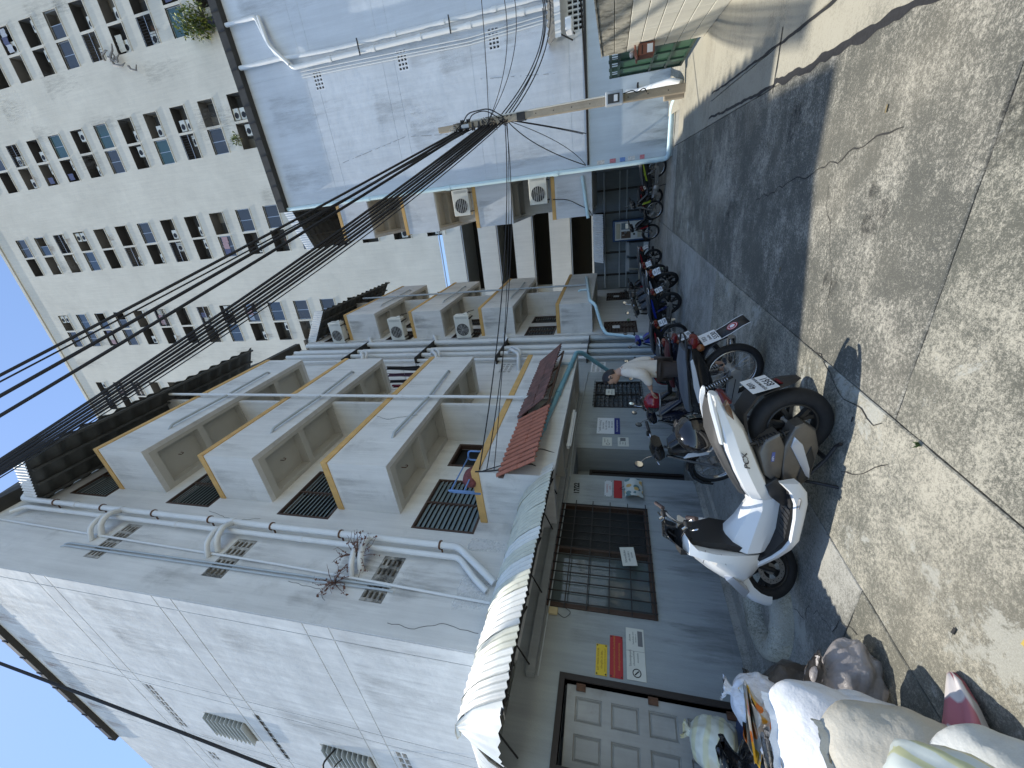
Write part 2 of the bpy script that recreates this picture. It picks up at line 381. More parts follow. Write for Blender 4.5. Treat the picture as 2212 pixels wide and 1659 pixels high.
def balcony(par, xw, xf, y0, y1, T, B, sgn=1, cross=(), m=None, strip=.125, back=True):
    """balcony box: parapet, ochre capping, coffered underside. xw wall side, xf outer side"""
    m = m or wallL; t = .1*sgn; bx = lambda mb, a, b_, *r: mb.box(min(a, b_), max(a, b_), *r)
    mb = MB(); zt = T-strip
    bx(mb, xf-t, xf, y0, y1, B, zt); bx(mb, xw, xf-t, y0, y0+.1, B, zt)
    if back: bx(mb, xw, xf-t, y1-.1, y1, B, zt)
    bal = P('balcony', mb, m, par)
    s_ = MB(); o = .02*sgn
    bx(s_, xf-t-o, xf+o, y0-.02, y1+.02, zt, T); bx(s_, xw, xf-t-o, y0-.02, y0+.12, zt, T)
    if back: bx(s_, xw, xf-t-o, y1-.12, y1+.02, zt, T)
    P('capping', s_, woodp, bal, bevel=.006)
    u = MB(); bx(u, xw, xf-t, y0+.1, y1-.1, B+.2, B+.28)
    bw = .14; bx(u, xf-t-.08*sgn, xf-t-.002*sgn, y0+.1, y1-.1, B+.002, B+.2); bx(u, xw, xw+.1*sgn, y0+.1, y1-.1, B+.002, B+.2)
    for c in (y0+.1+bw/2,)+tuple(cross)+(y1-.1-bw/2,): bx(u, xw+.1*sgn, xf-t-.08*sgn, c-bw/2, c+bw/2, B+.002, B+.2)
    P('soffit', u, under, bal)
    return bal
acw = M('ac_ivory', (.66, .66, .60), .45, var=.05, vs=4)
acd = M('ac_dark', (.02, .02, .022), .6)
def ac_unit(loc, rz, label, w_=.78, h=.54, d=.28, group='outdoor air-conditioning units', grille='bars'):
    t = thing('air_conditioner', loc, label, 'air conditioner', group, rz=rz)
    r = h*.40; cx = -w_*.12
    # casing front has a round opening for the fan (front faces local -Y)
    n = 32; mb = MB(); mb.cbox(-w_/2, w_/2, 0, d, 0, h, .012); P('casing', mb, acw, t)
    P('fan_recess', MB().lathe([(r, 0), (r, .002)], (cx, -.001, h/2), (0, -1, 0), n), acd, t)
    rg = MB()
    for rr in [r*k/5 for k in range(1, 6)]: rg.tube([(cx+rr*cos(2*pi*j/28), -.012, h/2+rr*sin(2*pi*j/28)) for j in range(28)], .004, 5, closed=True)
    for k in range(8): rg.cyl((cx, -.012, h/2), (cx+r*cos(pi*k/4+.2), -.012, h/2+r*sin(pi*k/4+.2)), .004, 5)
    if grille == 'bars':
        rg = MB()
        for k in range(-3, 4): z = k*r/3.5; q = sqrt(max(r*r-z*z, 0)); rg.box(cx-q, cx+q, -.016, -.008, h/2+z-.006, h/2+z+.006)
        rg.tube([(cx+r*cos(2*pi*j/28), -.012, h/2+r*sin(2*pi*j/28)) for j in range(28)], .008, 6, closed=True)
    P('fan_grille', rg, M('ac_grille', (.5, .5, .46), .5), t)
    bl = MB()
    for k in range(3):
        a = 2*pi*k/3+.4; bl.loft([[(cx+cos(a+b_)*q, -.004, h/2+sin(a+b_)*q) for b_ in (-.35, .5)] for q in (.03, r*.9)], cap=False, closed=False)
    P('fan_blade', bl, M('ac_blade', (.10, .10, .11), .5), t)
    sl = MB()
    for k in range(5): sl.box(w_*.36+k*.016, w_*.36+k*.016+.006, -.004, .002, h*.12, h*.88)
    P('louvre', sl, M('ac_shade', (.4, .4, .37), .5), t)
    P('valve_cover', MB().cbox(w_/2+.001, w_/2+.05, d*.3, d*.8, .05, .22, .01), acw, t)
    b_ = MB(); b_.box(-w_*.38, -w_*.34, -.02, d+.05, -.04, -.002).box(w_*.34, w_*.38, -.02, d+.05, -.04, -.002); P('bracket', b_, steel, t)
    P('refrigerant_pipe', MB().tube(rpath([(w_/2+.04, d*.5, .1), (w_/2+.1, d*.5, .02), (w_/2+.08, d+.1, -.1)], .04), .014, 6), acd, t)
    return t
# ---------------------------------------------------------------- left apartment block
XL = -4.9
LB = thing('apartment_building', (-8, 6, 0), 'pale grey four-storey apartment block with ochre-capped balconies, nearest on the left', 'building')
T1 = [3.68, 6.48, 9.28, 12.15]; B1 = [2.38, 5.2, 8.0, 10.8]
U_, V_, ND = (0, 1, 0), (0, 0, 1), (-.15, 0, 0)
wins = [(4.34, 5.6, z+.04, z+1.17) for z in T1]; doors = [(6.03, 6.81, B1[k]+.3, T1[k]+1.17) for k in range(4)]
win2 = [(7.35, 7.95, z+.04, z+1.1) for z in T1]
vents = [(2.98, 3.74, 4.64, 5.0), (2.98, 3.72, 7.49, 7.9), (2.98, 3.75, 10.25, 10.62)]
P('wall', holes((XL, 0, 0), U_, V_, 2.57, 13.1, 2.6, 14.3, wins+doors+win2+vents+[(10.62, 11.35, 4.55, 5.02)], ND), wallL, LB)
for v_ in vents:
    for k in range(2): ventblk(LB, (XL, v_[0]+k*.38, v_[2]), U_, V_, (1, 0, 0), (v_[1]-v_[0])-.38, v_[3]-v_[2], 2, 4, M('vent_grime', (.34, .33, .30), .9, var=.4, vs=9, dirt=(.05, .045, .04), ds=6, dirt_lo=.5, dirt_hi=.7), fr=.035, bar=.05)
for z0 in (4.55,): ventblk(LB, (XL, 10.62, z0), U_, V_, (1, 0, 0), .73, .47, 5, 3, wallL, fr=.04, bar=.05)
for w_ in wins: slatwin(LB, XL, *w_)
for w_ in win2: slatwin(LB, XL, *w_, cols=1)
for i, d in enumerate(doors):
    mb = MB(); mb.box(XL-.1, XL+.01, d[0], d[0]+.05, d[2], d[3]).box(XL-.1, XL+.01, d[1]-.05, d[1], d[2], d[3]).box(XL-.1, XL+.01, d[0]+.05, d[1]-.05, d[3]-.05, d[3])
    dd = P('door_frame', mb, frameb, LB); P('room_dark', MB().box(XL-.16, XL-.15, *d), dark, dd)  # dark sheet painted in for the unlit inside
    if i: P('door_leaf', MB().box(XL-.09, XL-.05, d[0]+.05, d[1]-.05, d[2], d[3]-.05), M('door_grey', (.3, .3, .29), .6), dd)
# sunlit end wall facing the camera, with proud rendered panels between grooves
YS = 2.57
sw = [(-9.43, -8.73, 8.52, 9.6), (-9.43, -8.73, 5.7, 6.8), (-9.8, -8.1, 10.6, 10.84), (-9.95, -8.2, 7.92, 8.1), (-8.85, -8.2, 4.85, 5.12), (-11.25, -10.85, 10.48, 10.75)]
P('wall', holes((0, YS, 0), (1, 0, 0), V_, -14, XL, 2.6, 14.3, sw, (0, .15, 0)), wallS, LB)
P('wall', MB().box(-14, XL-.2, 12.9, 13.1, 0, 14.3), wallL, LB)
pz = [2.7, 5.2, 5.63, 8.02, 8.42, 10.88, 11.27, 13.9]; px = [-13.9, -10.35, -10.05, -8.05, -7.75, -5.19, XL-.012]
for i in range(len(px)-1):
    for k in range(len(pz)-1):
        a, b_, c, e = px[i]+.011, px[i+1]-.011, pz[k]+.011, pz[k+1]-.011
        hs = [(max(h[0], a), min(h[1], b_), max(h[2], c), min(h[3], e)) for h in sw if h[0] < b_ and h[1] > a and h[2] < e and h[3] > c]
        P('render_panel', holes((0, YS-.007, 0), (1, 0, 0), V_, a, b_, c, e, hs+[], (0, .007, 0)).loft([[(p, YS-.007, q) for p, q in ((a, c), (b_, c), (b_, e), (a, e))], [(p, YS, q) for p, q in ((a, c), (b_, c), (b_, e), (a, e))]], cap=False), wallS, LB)
for h in sw:
    if h[1]-h[0] < .9 and h[3]-h[2] > .8:   # window openings with outward louvre blades
        wd = P('window', MB().box(h[0], h[1], YS+.1, YS+.11, h[2], h[3]), dark, LB)
        me = cached('blade', lambda: MB().prism([(0, 0), (.16, -.055), (.16, -.045), (0, .012)], (0, 0, 0), (0, -1, 0), (0, 0, 1), (.7, 0, 0)))
        for k in range(10):
            o = link('slat', me, M('slat_pale', (.55, .58, .56), .4), wd); o.location = (h[0], YS+.06, h[2]+.08+k*.107)
    else:
        nc = max(2, int((h[1]-h[0])/.2)); ventblk(LB, (h[0], YS, h[2]), (1, 0, 0), V_, (0, -1, 0), h[1]-h[0], h[3]-h[2], nc, 2 if h[3]-h[2] > .2 else 1, wallS, fr=.03, bar=.03)
P('bent_bar', MB().tube(rpath([(-8.75, YS-.02, 6.45), (-8.6, YS-.35, 6.5), (-8.75, YS-.42, 6.1), (-9.05, YS-.3, 5.75)], .2), .018, 6).tube(rpath([(-8.95, YS-.02, 6.3), (-8.8, YS-.3, 6.4), (-8.95, YS-.36, 6.0)], .2), .012, 6), steel, LB, smooth=True)
# roofs
rf = P('roof', MB().box(-11.8, -4.62, 2.47, 13.1, 14.302, 14.5), gutter, LB)
P('roof_slope', MB().prism([(2.5, 14.5), (13.0, 14.5), (7.7, 16.4)], (-11.7, 0, 0), (0, 1, 0), (0, 0, 1), (6.9, 0, 0)), roofd, rf)
for k in range(12): P('gutter_joint', MB().box(-11.75+k*.6, -11.71+k*.6, 2.455, 2.469, 14.32, 14.49), steel, rf)
def canopy(par, x0, z0, x1, z1, y0, y1, sgn=1, endw=True):
    prof = [(x0+(x1-x0)*t, y0, z0+(z1-z0)*t) for t in (0, .33, .66, 1)]
    s_ = P('roof_sheet', corr(prof, (0, 1, 0), y1-y0, .36, .035, 8), roofd, par, smooth=60)
    for k in range(4):
        t = .06+.29*k; P('purlin', MB().box(min(x0+(x1-x0)*t, x0+(x1-x0)*t+.05*sgn), max(x0+(x1-x0)*t, x0+(x1-x0)*t+.05*sgn), y0+.05, y1-.05, z0+(z1-z0)*t-.11, z0+(z1-z0)*t-.05), roofd, s_)
    if endw: P('end_sheet', corr([(x0, y0-.02, z0-.05), (x0, y0-.02, z0+.35)], ((x1-x0), 0, (z1-z0)), sqrt((x1-x0)**2+(z1-z0)**2), .09, .012, 6), M('sheet_white', (.72, .72, .70), .5, var=.08, vs=3), s_, smooth=60)
    return s_
canopy(LB, XL, 13.72, -3.55, 12.98, 4.0, 9.8)
# balconies with partitions
for k in range(4):
    b_ = balcony(LB, XL, -3.84, 4.62, 9.4, T1[k], B1[k], 1, (5.85, 7.0, 8.2))
    top = (B1+[13.3])[k+1]
    P('partition', MB().box(XL+.002, -3.97, 6.95, 7.05, T1[k]-.1, top), wallL, LB)
    P('ceiling_hook', MB().tube(rpath([(-4.4, 5.3, B1[k]+.2), (-4.4, 5.3, B1[k]+.1), (-4.37, 5.34, B1[k]+.07), (-4.34, 5.3, B1[k]+.1)], .03), .008, 6), rust, b_)
# front downpipe and slanting drain pipes on the balcony fronts
dp = MB().cyl((-3.76, 6.95, 2.7), (-3.76, 6.95, 13.0), .035, 12)
for z in (3.3, 6.1, 8.9, 11.7): dp.cyl((-3.76, 6.95, z-.03), (-3.76, 6.95, z+.03), .045, 12)
P('downpipe', dp, pvc, LB, smooth=40)
for k in range(4):
    z = B1[k]+.22
    if k:
        for s_ in (-1, 1):
            P('drain_pipe', MB().tube(rpath([(-3.76, 6.95, z), (-3.76, 6.95+s_*.1, z+.02), (-3.775, 6.95+s_*1.4, z+.1), (-3.86, 6.95+s_*1.5, z+.11)], .05), .028, 10), pvcg, LB, smooth=40)
# soil pipes on the shaded wall
def vpipe(x, y, z0, z1, r, m, rings=(), par=None, extra=None):
    mb = MB(); mb.tube(rpath(extra, .09) if extra else [(x, y, z0), (x, y, z1)], r, 14)
    for z in rings: mb.cyl((x, y, z-.05), (x, y, z+.05), r*1.16, 14)
    o = P('pipe', mb, m, par, smooth=40)
    return o
vpipe(-4.74, 3.93, 0, 0, .054, pvc, (5.4, 8.2, 11.0, 12.3), LB, [(-4.84, 3.48, 3.12), (-4.78, 3.6, 3.32), (-4.74, 3.93, 3.8), (-4.74, 3.93, 13.95), (-4.74, 4.05, 14.1), (-4.74, 4.4, 14.1)])
vpipe(-4.79, 3.78, 0, 0, .043, pvc, (6.6, 9.4), LB, [(-4.87, 3.36, 3.2), (-4.82, 3.48, 3.4), (-4.79, 3.78, 3.75), (-4.79, 3.78, 13.6), (-4.79, 3.6, 13.75)])
vpipe(0, 0, 0, 0, .02, pvc, (), LB, [(-4.87, 3.47, 14.2), (-4.87, 3.33, 6.7), (-4.87, 3.2, 3.1)])
for dy in (0, .06): vpipe(0, 0, 0, 0, .016, pvcg, (), LB, [(-4.9, 3.1+dy, 11.4), (-4.875, 3.12+dy, 11.3), (-4.875, 3.15+dy, 5.8), (-4.875, 3.17+dy, 4.62+dy), (-4.9, 3.17+dy, 4.55+dy)])
for z in (5.35, 8.15, 10.95):
    for dy, dz, r in ((0, 0, .05), (-.12, .08, .042)):
        P('branch_pipe', MB().tube(rpath([(-4.74-dy*.2, 3.9+dy, z+dz), (-4.62, 3.72+dy, z-.05+dz), (-4.66, 3.5+dy, z-.12+dz), (-4.92, 3.42+dy, z-.1+dz)], .1), r, 12), pvc, LB, smooth=40)
for z in (4.1, 5.9, 7.3, 8.7, 10.1, 11.5, 12.9):
    P('pipe_clamp', MB().cyl((-4.74, 3.93, z-.012), (-4.74, 3.93, z+.012), .07, 14).box(-4.9, -4.74, 3.92, 3.94, z-.01, z+.01), rust, LB, smooth=40)
# pipes between the two blocks
for y, r, m, x in ((13.02, .085, pvc, -4.72), (12.62, .04, pvc, -4.8), (12.3, .075, pvc, -4.74), (11.85, .075, pvc, -4.74), (11.45, .05, pvc, -4.78)):
    mb = MB().cyl((x, y, 2.3), (x, y, 13.9), r, 14)
    for z in (3.2, 5.9, 8.6, 11.4): mb.cyl((x, y, z-.06), (x, y, z+.06), r*1.15, 14)
    P('pipe', mb, pvc, LB, smooth=40)
    P('pipe', MB().cyl((x, y, 0), (x, y, 2.29), r*.98, 14), pvcg, LB, smooth=40)
for z in (4.9, 7.7, 10.5):
    for dy, r in ((0, .055), (.25, .045)):
        P('branch_pipe', MB().tube(rpath([(-4.72, 11.85+dy, z), (-4.5, 11.6+dy, z-.15), (-4.5, 11.2+dy, z-.5), (-4.66, 10.85+dy, z-.55), (-4.92, 10.8+dy, z-.55)], .15), r, 12), pvc, LB, smooth=40)
    P('branch_pipe', MB().tube(rpath([(-4.72, 13.02, z+.3), (-4.45, 13.15, z+.45), (-4.7, 13.25, z+.5)], .15), .06, 12), pvc, LB, smooth=40)
for z in (2.3, 5.2, 8.1, 11): P('pipe_rail', MB().box(-4.9, -4.62, 11.3, 13.08, z-.015, z+.015), steel, LB)
# ---------------- ground floor
gh = [(3.3, 5.2, .97, 2.4), (6.0, 6.87, 0, 2.25), (8.57, 9.96, .82, 1.98), (1.72, 2.47, 0, 2.03), (10.62, 11.36, 1.74, 2.16)]
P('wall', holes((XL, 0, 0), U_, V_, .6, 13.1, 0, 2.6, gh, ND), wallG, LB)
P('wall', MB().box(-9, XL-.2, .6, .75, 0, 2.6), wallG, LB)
P('flat_roof', MB().box(-9, XL-.01, .6, 2.57, 2.45, 2.6), wallL, LB)
P('plinth', MB().prism([(0, 0), (.26, 0), (.22, .035), (.05, .05), (.02, .12), (0, .13)], (XL+.001, 2.5, 0), (1, 0, 0), (0, 0, 1), (0, 3.4, 0)), conD, LB)
P('beam', MB().box(XL+.001, XL+.11, 2.42, 6.0, 2.36, 2.46), wallG, LB)
ventblk(LB, (XL, 10.62, 1.74), U_, V_, (1, 0, 0), .74, .42, 5, 3, wallL, fr=.04, bar=.05)
# barred window
y0, y1, z0, z1 = gh[0]; fr = MB(); fd = .06
for a in ((y0, y1, z0, z0+fd), (y0, y1, z1-fd, z1), (y0, y0+fd, z0+fd, z1-fd), (y1-fd, y1, z0+fd, z1-fd), (4.23, 4.29, z0+fd, z1-fd)): fr.box(XL-.1, XL+.02, *a)
gw = P('window', fr, frameb, LB)
P('pane', MB().box(XL-.075, XL-.07, y0+fd, 4.23, z0+fd, z1-fd), M('pane_reflecting', (.10, .125, .13), .05, spec=1, coat=.5), gw)
P('screen', MB().box(XL-.075, XL-.07, 4.29, y1-fd, z0+fd, z1-fd), dark, gw)
P('room_dark', MB().box(XL-.9, XL-.88, y0, y1, z0, z1), dark, gw)  # dark sheet stands in for the unlit space behind
cu = MB(); cu.loft([[(XL-.12+.012*sin(i*1.9), 3.42+i*.02, 1.75+.0*i), (XL-.12+.012*sin(i*1.9+.6), 3.42+i*.02, 2.33)] for i in range(30)], cap=False, closed=False); P('curtain', cu, M('curtain_pale', (.5, .52, .5), .9), gw)
for k in range(13):
    y = y0+.05+k*(y1-y0-.1)/12; P('bar', MB().box(XL+.05, XL+.062, y-.006, y+.006, z0-.0, z1), steel, gw)
for z in (1.0, 1.28, 1.56, 1.84, 2.12, 2.38): P('bar', MB().box(XL+.062, XL+.072, y0-.03, y1+.03, z-.007, z+.007), steel, gw)
# grey door standing open inwards
df = MB()
for a in ((1.66, 1.72, 0, 2.03), (2.47, 2.53, 0, 2.09), (1.66, 2.47, 2.03, 2.09)): df.box(XL-.12, XL+.02, *a)
dfo = P('door_frame', df, M('frame_black_brown', (.03, .022, .018), .6), LB)
P('hall_wall', MB().box(XL-1.6, XL-1.58, .8, 2.6, 0, 2.4).box(XL-1.58, XL-.16, .78, .8, 0, 2.4).box(XL-1.58, XL-.16, 2.6, 2.62, 0, 2.4), wallG, LB)
a_ = radians(14); dr = panel_door(LB, (XL-.05, 2.455, .02), (-sin(a_), -cos(a_), 0), (0, 0, 1), (cos(a_), -sin(a_), 0), .72, 1.98, M('door_white_worn', (.33, .325, .305), .6, var=.12, vs=3, streak=.15, dirt=(.2, .18, .15), dirt_lo=.6, dirt_hi=.8), None, 5, 2, knob=(.65, .98))
for z in (.35, 1.1, 1.85): P('hinge', MB().cyl((XL-.03, 2.46, z-.05), (XL-.03, 2.46, z+.05), .012, 8).box(XL-.045, XL-.03, 2.40, 2.465, z-.05, z+.05), rust, dr)
# recessed entrance with dark door
P('recess', MB().box(XL-.62, XL-.151, 6.87, 6.9, 0, 2.25).box(XL-.62, XL-.151, 5.97, 6.0, 0, 2.25).box(XL-.62, XL-.151, 6.0, 6.87, 2.25, 2.28).box(XL-.66, XL-.62, 5.97, 6.9, 0, 2.28), wallG, LB)
df2 = MB()
for q in ((6.02, 6.08, 0, 2.0), (6.76, 6.82, 0, 2.0), (6.08, 6.76, 1.94, 2.0)): df2.box(XL-.6, XL-.52, *q)
d2 = P('door_frame', df2, M('frame_black_brown', (0, 0, 0)), LB)
panel_door(LB, (XL-.56, 6.08, .02), (0, 1, 0), (0, 0, 1), (1, 0, 0), .68, 1.92, M('door_dark', (.05, .045, .042), .55, var=.15, vs=6), None, 5, 2, knob=(.06, .95))
P('step', MB().cbox(XL-.6, XL+.25, 5.9, 6.95, 0.001, .14, .02), conD, LB)
# far barred louvre window
fw = slatwin(LB, XL, *gh[2], cols=2, n=10, fm=steel, sm=M('louvre_dim', (.08, .09, .10), .15, spec=.6))
for k in range(9): P('bar', MB().box(XL+.04, XL+.05, 8.62+k*.16, 8.632+k*.16, .78, 2.02), steel, fw)
for z in (.8, 2.0): P('bar', MB().box(XL+.05, XL+.058, 8.53, 10.0, z-.006, z+.006), steel, fw)
# cable trunking and small services on the ground-floor wall
P('conduit', MB().tube([(XL+.02, 5.9, 2.3), (XL+.02, 7.4, 2.34), (XL+.02, 10.6, 2.22)], .012, 6).tube([(XL+.015, 2.45, 2.33), (XL+.015, 6, 2.3)], .01, 6), pvcg, LB, smooth=True)
tb = P('lamp_fitting', MB().box(-4.25, -4.18, 5.9, 7.2, 2.28, 2.33), white, LB); P('tube_lamp', MB().cyl((-4.215, 5.95, 2.265), (-4.215, 7.15, 2.265), .014, 10), white, tb)
jb = P('junction_box', MB().cbox(XL, XL+.05, 3.18, 3.27, 2.2, 2.32, .008), M('box_yellowed', (.5, .42, .25), .6), LB); P('loose_wire', MB().tube(rpath([(XL+.03, 3.2, 2.2), (XL+.06, 3.12, 2.1), (XL+.05, 3.22, 2.02), (XL+.03, 3.28, 2.1)], .05), .004, 5), cable, jb)
# blue waste pipe under the front of the lowest balcony
bp = MB().tube(rpath([(-3.86, 5.36, 2.82), (-3.78, 5.48, 2.76), (-3.78, 9.4, 2.42), (-3.82, 9.5, 2.3), (-4.7, 10.2, 1.6), (-4.78, 10.3, .3)], .08), .055, 14)
for y in (5.9, 7.2, 8.6): z = 2.76-(y-5.48)*.0867; bp.cyl((-3.78, y-.06, z), (-3.78, y+.06, z), .066, 14)
P('waste_pipe', bp, pvcb, LB, smooth=40); P('pipe_flange', MB().lathe([(.13, 0), (.12, .02), (.07, .06)], (-3.86, 5.3, 2.84), (1, .3, -.1), 20), white, LB, smooth=40)
P('waste_pipe', MB().tube(rpath([(-3.78, 8.7, 2.48), (-3.78, 8.7, 2.75), (-3.9, 8.7, 2.8)], .06), .035, 12), M('pvc_pale_blue', (.42, .55, .66), .4), LB, smooth=40)
# wires round the lowest balcony corner
P('loose_wire', MB().tube(rpath([(-3.82, 4.6, 3.6), (-3.8, 4.62, 3.3), (-3.83, 4.9, 2.75), (-3.9, 4.7, 2.5), (-4.2, 4.65, 2.35)], .1), .012, 6).tube(rpath([(-3.82, 4.62, 3.5), (-3.8, 4.9, 3.0), (-3.82, 5.3, 2.7), (-3.85, 5.2, 2.4)], .1), .008, 6), cable, LB, smooth=True)
# ---------------------------------------------------------------- small roofs on the left block
shw = [M('fibre_white', (.70, .69, .63), .45, var=.06, vs=6, streak=.1, dirt=(.35, .33, .28), ds=7, dirt_lo=.62, dirt_hi=.8), M('fibre_cream', (.58, .57, .46), .5, var=.08, vs=5, streak=.12, dirt=(.25, .22, .16), ds=7, dirt_lo=.6, dirt_hi=.8), M('fibre_grey', (.61, .605, .56), .45, var=.08, vs=5, dirt=(.3, .28, .24), ds=7, dirt_lo=.6, dirt_hi=.8)]
AW = thing('awning', (-4.3, 3.2, 2.9), 'curved white corrugated fibreglass awning over the barred window and grey door', 'awning')
def aprof(y, sc=1): return [(-4.58+.0, y, 2.93), (-4.45, y, 2.93), (-4.3, y, 2.90), (-4.12, y, 2.81), (-3.95, y, 2.68), (-3.8, y, 2.52), (-3.7, y, 2.38)]
y = 1.62; k = 0; rr = random.Random(3)
while y < 4.62:
    L_ = .21; P('roof_sheet', corr([(a, b_, c+rr.uniform(-.006, .006)+(k % 2)*.006) for a, b_, c in aprof(y)], (0, 1, 0), L_+.03, .07, .012, 8), shw[rr.choice((0, 0, 1, 2, 1))], AW, smooth=70); y += L_; k += 1
# hip piece and the return along the end wall
for i in range(13):
    x = -4.6-i*.21; P('roof_sheet', corr([(x, 1.86, 2.93), (x, 1.76, 2.9), (x, 1.64, 2.78), (x, 1.54, 2.6), (x, 1.48, 2.4)], (-1, 0, 0), .235, .07, .012, 8), shw[rr.choice((0, 0, 1, 2))], AW, smooth=70)
hp = MB(); pa = [(-4.58, 1.63, 2.93), (-4.3, 1.63, 2.90), (-3.95, 1.63, 2.68), (-3.7, 1.63, 2.38)]; pb = [(-4.6, 1.86, 2.93), (-4.6, 1.74, 2.88), (-4.55, 1.6, 2.72), (-4.5, 1.48, 2.4)]
rows = []
for i in range(15):
    t = i/14; rows.append([V(a).lerp(V(b_), t)+V((.10*sin(pi*t)*(j/3), -.16*sin(pi*t)*(j/3), .012*cos(i*pi))) for j, (a, b_) in enumerate(zip(pa, pb))])
P('hip_sheet', hp.loft(rows, cap=False, closed=False), shw[0], AW, smooth=70)
P('sun_stop_sheet', MB().box(-7.4, -4.56, 1.84, 2.56, 2.925, 2.94), shw[2], AW)  # added over the gap to stop sun leaking under the awning
P('upstand', corr([(-4.86, 2.6, 3.06), (-4.8, 2.6, 2.99), (-4.6, 2.6, 2.95)], (0, 1, 0), 3.0, .07, .014, 6), shw[2], AW, smooth=70)
for yy in (1.7, 2.5, 3.4, 4.5):
    P('bracket', MB().tube([(-4.88, yy, 2.62), (-4.4, yy, 2.62), (-3.78, yy, 2.36)], .012, 6).tube([(-4.88, yy, 2.4), (-4.3, yy, 2.6), (-4.3, yy, 2.86)], .01, 6), steel, AW)
P('rail', MB().tube([(-3.75, 1.55, 2.38), (-3.75, 4.65, 2.38)], .014, 6), steel, AW); P('rail', MB().tube([(-4.35, 1.75, 2.87), (-4.35, 4.65, 2.87)], .014, 6), steel, AW)
# clay-tile pent roof on the lowest balcony front
TR = thing('tile_roof', (-3.6, 6.5, 3.0), 'narrow red clay-tile pent roof fixed along the lowest balcony front', 'roof')
tl = [M('tile_clay', (.36, .135, .085), .75, var=.15, vs=7, fine=.08, fs=60), M('tile_old', (.17, .085, .07), .85, var=.3, vs=6, dirt=(.06, .05, .045), ds=5, dirt_lo=.45, dirt_hi=.75)]
def tile():
    mb = MB(); n = 8; w_ = .135
    for lay, dz in ((0, 0), (1, -.012)):
        rows = []
        for s_ in (0, 1): rows.append([(s_*.40, w_*j/n, dz+.022*sin(pi*j/n*1.35)+(-.0)*s_) for j in range(n+1)])
        mb.loft(rows, cap=False, closed=False)
    mb.loft([[(.40, w_*j/n, .022*sin(pi*j/n*1.35)) for j in range(n+1)], [(.40, w_*j/n, -.014+.022*sin(pi*j/n*1.35)) for j in range(n+1)]], cap=False, closed=False)
    return mb
tme = cached('tile', tile, 50)
for i in range(34):
    yy = 4.5+i*.132; sec = 0 if yy < 6.2 else 1
    for r_ in range(2):
        o = link('tile', tme, tl[sec], TR); sl = radians(-60 if sec == 0 else -50)
        o.matrix_parent_inverse = Matrix.Translation(-TR.location)
        zt = 3.24+(.04 if sec else 0)+rr.uniform(-.006, .006); xo = .012+r_*.30
        o.location = (-3.82+xo*cos(sl), yy, zt+xo*sin(sl)+.02*(1-r_)*0-.012*r_); o.rotation_euler = (rr.uniform(-.02, .02), -sl+rr.uniform(-.015, .015), rr.uniform(-.02, .02))
P('batten', MB().box(-3.835, -3.80, 4.5, 9.0, 3.12, 3.2).box(-3.56, -3.52, 4.6, 8.9, 2.66, 2.70), M('wood_dark', (.10, .06, .045), .8, var=.2, vs=8), TR)
for k in range(6): P('strut', MB().prism([(0, 0), (.3, .33), (.3, .37), (0, .04)], (-3.53, 4.7+k*.82, 2.66), (-1, 0, 0), (0, 0, 1), (0, .04, 0)), M('wood_dark', (0, 0, 0)), TR)
# ---------------------------------------------------------------- second block on the left
X2 = -4.6
L2 = thing('apartment_building', (-8, 16.5, 0), 'grey apartment block with ochre-capped balconies farther along the left side, behind the pipes', 'building')
T2 = [3.45, 6.27, 9.07, 11.93]; B2 = [2.22, 4.98, 7.76, 10.55]
w2 = [(12.95, 14.15, z+.1, z+1.18) for z in T2]+[(14.6, 15.45, z+.2, z+1.18) for z in T2]
P('wall', holes((X2, 0, 0), U_, V_, 13.1, 19.6, 0, 13.9, [(max(a, 13.15), b_, c, e) for a, b_, c, e in w2]+[(13.15, 14.4, .72, 1.85), (17.4, 18.7, .85, 1.82)], ND), wallL, L2)
P('wall', MB().box(-12, X2-.01, 13.102, 13.2, 0, 13.9).box(-12, X2, 19.6, 19.75, 0, 13.9), wallL, L2)
for a, b_, c, e in w2: slatwin(L2, X2, max(a, 13.15), b_, c, e, cols=2 if a < 14 else 1, n=10, sm=M('louvre_dim2', (.10, .11, .11), .2))
for q in ((13.15, 14.4, .72, 1.85), (17.4, 18.7, .85, 1.82)):
    fw = slatwin(L2, X2, *q, cols=2, n=9, fm=frameb, sm=M('louvre_brown', (.075, .055, .045), .35))
    P('paper_notice', MB().box(X2+.02, X2+.024, q[0]+.45, q[0]+.75, q[3]-.55, q[3]-.3), white, fw)
for k in range(4):
    balcony(L2, X2, -3.56, 13.3, 18.3, T2[k], B2[k], 1, (14.5, 15.8, 17.1))
    P('partition', MB().box(X2+.002, -3.7, 15.75, 15.85, T2[k]-.1, (B2+[13])[k+1]), wallL, L2)
dp = MB().cyl((-3.49, 15.8, 2.5), (-3.49, 15.8, 12.6), .035, 10)
P('downpipe', dp, pvcg, L2, smooth=40)
for k in range(1, 4):
    for s_ in (-1, 1): P('drain_pipe', MB().tube(rpath([(-3.49, 15.8, B2[k]+.25), (-3.5, 15.8+s_*1.3, B2[k]+.32), (-3.58, 15.8+s_*1.4, B2[k]+.33)], .05), .028, 8), pvcg, L2, smooth=40)
canopy(L2, X2, 13.6, -3.3, 12.75, 13.2, 18.6)
P('roof', MB().box(-12, X2+.1, 13.15, 19.7, 13.902, 14.1), gutter, L2)
bp = MB().tube(rpath([(-3.5, 17.2, 2.62), (-3.5, 13.35, 2.28), (-3.6, 13.2, 2.1), (-4.3, 13.05, 1.9), (-4.5, 12.8, 1.75), (-4.5, 12.3, .5)], .1), .055, 12)
P('waste_pipe', bp, pvcs, L2, smooth=40)
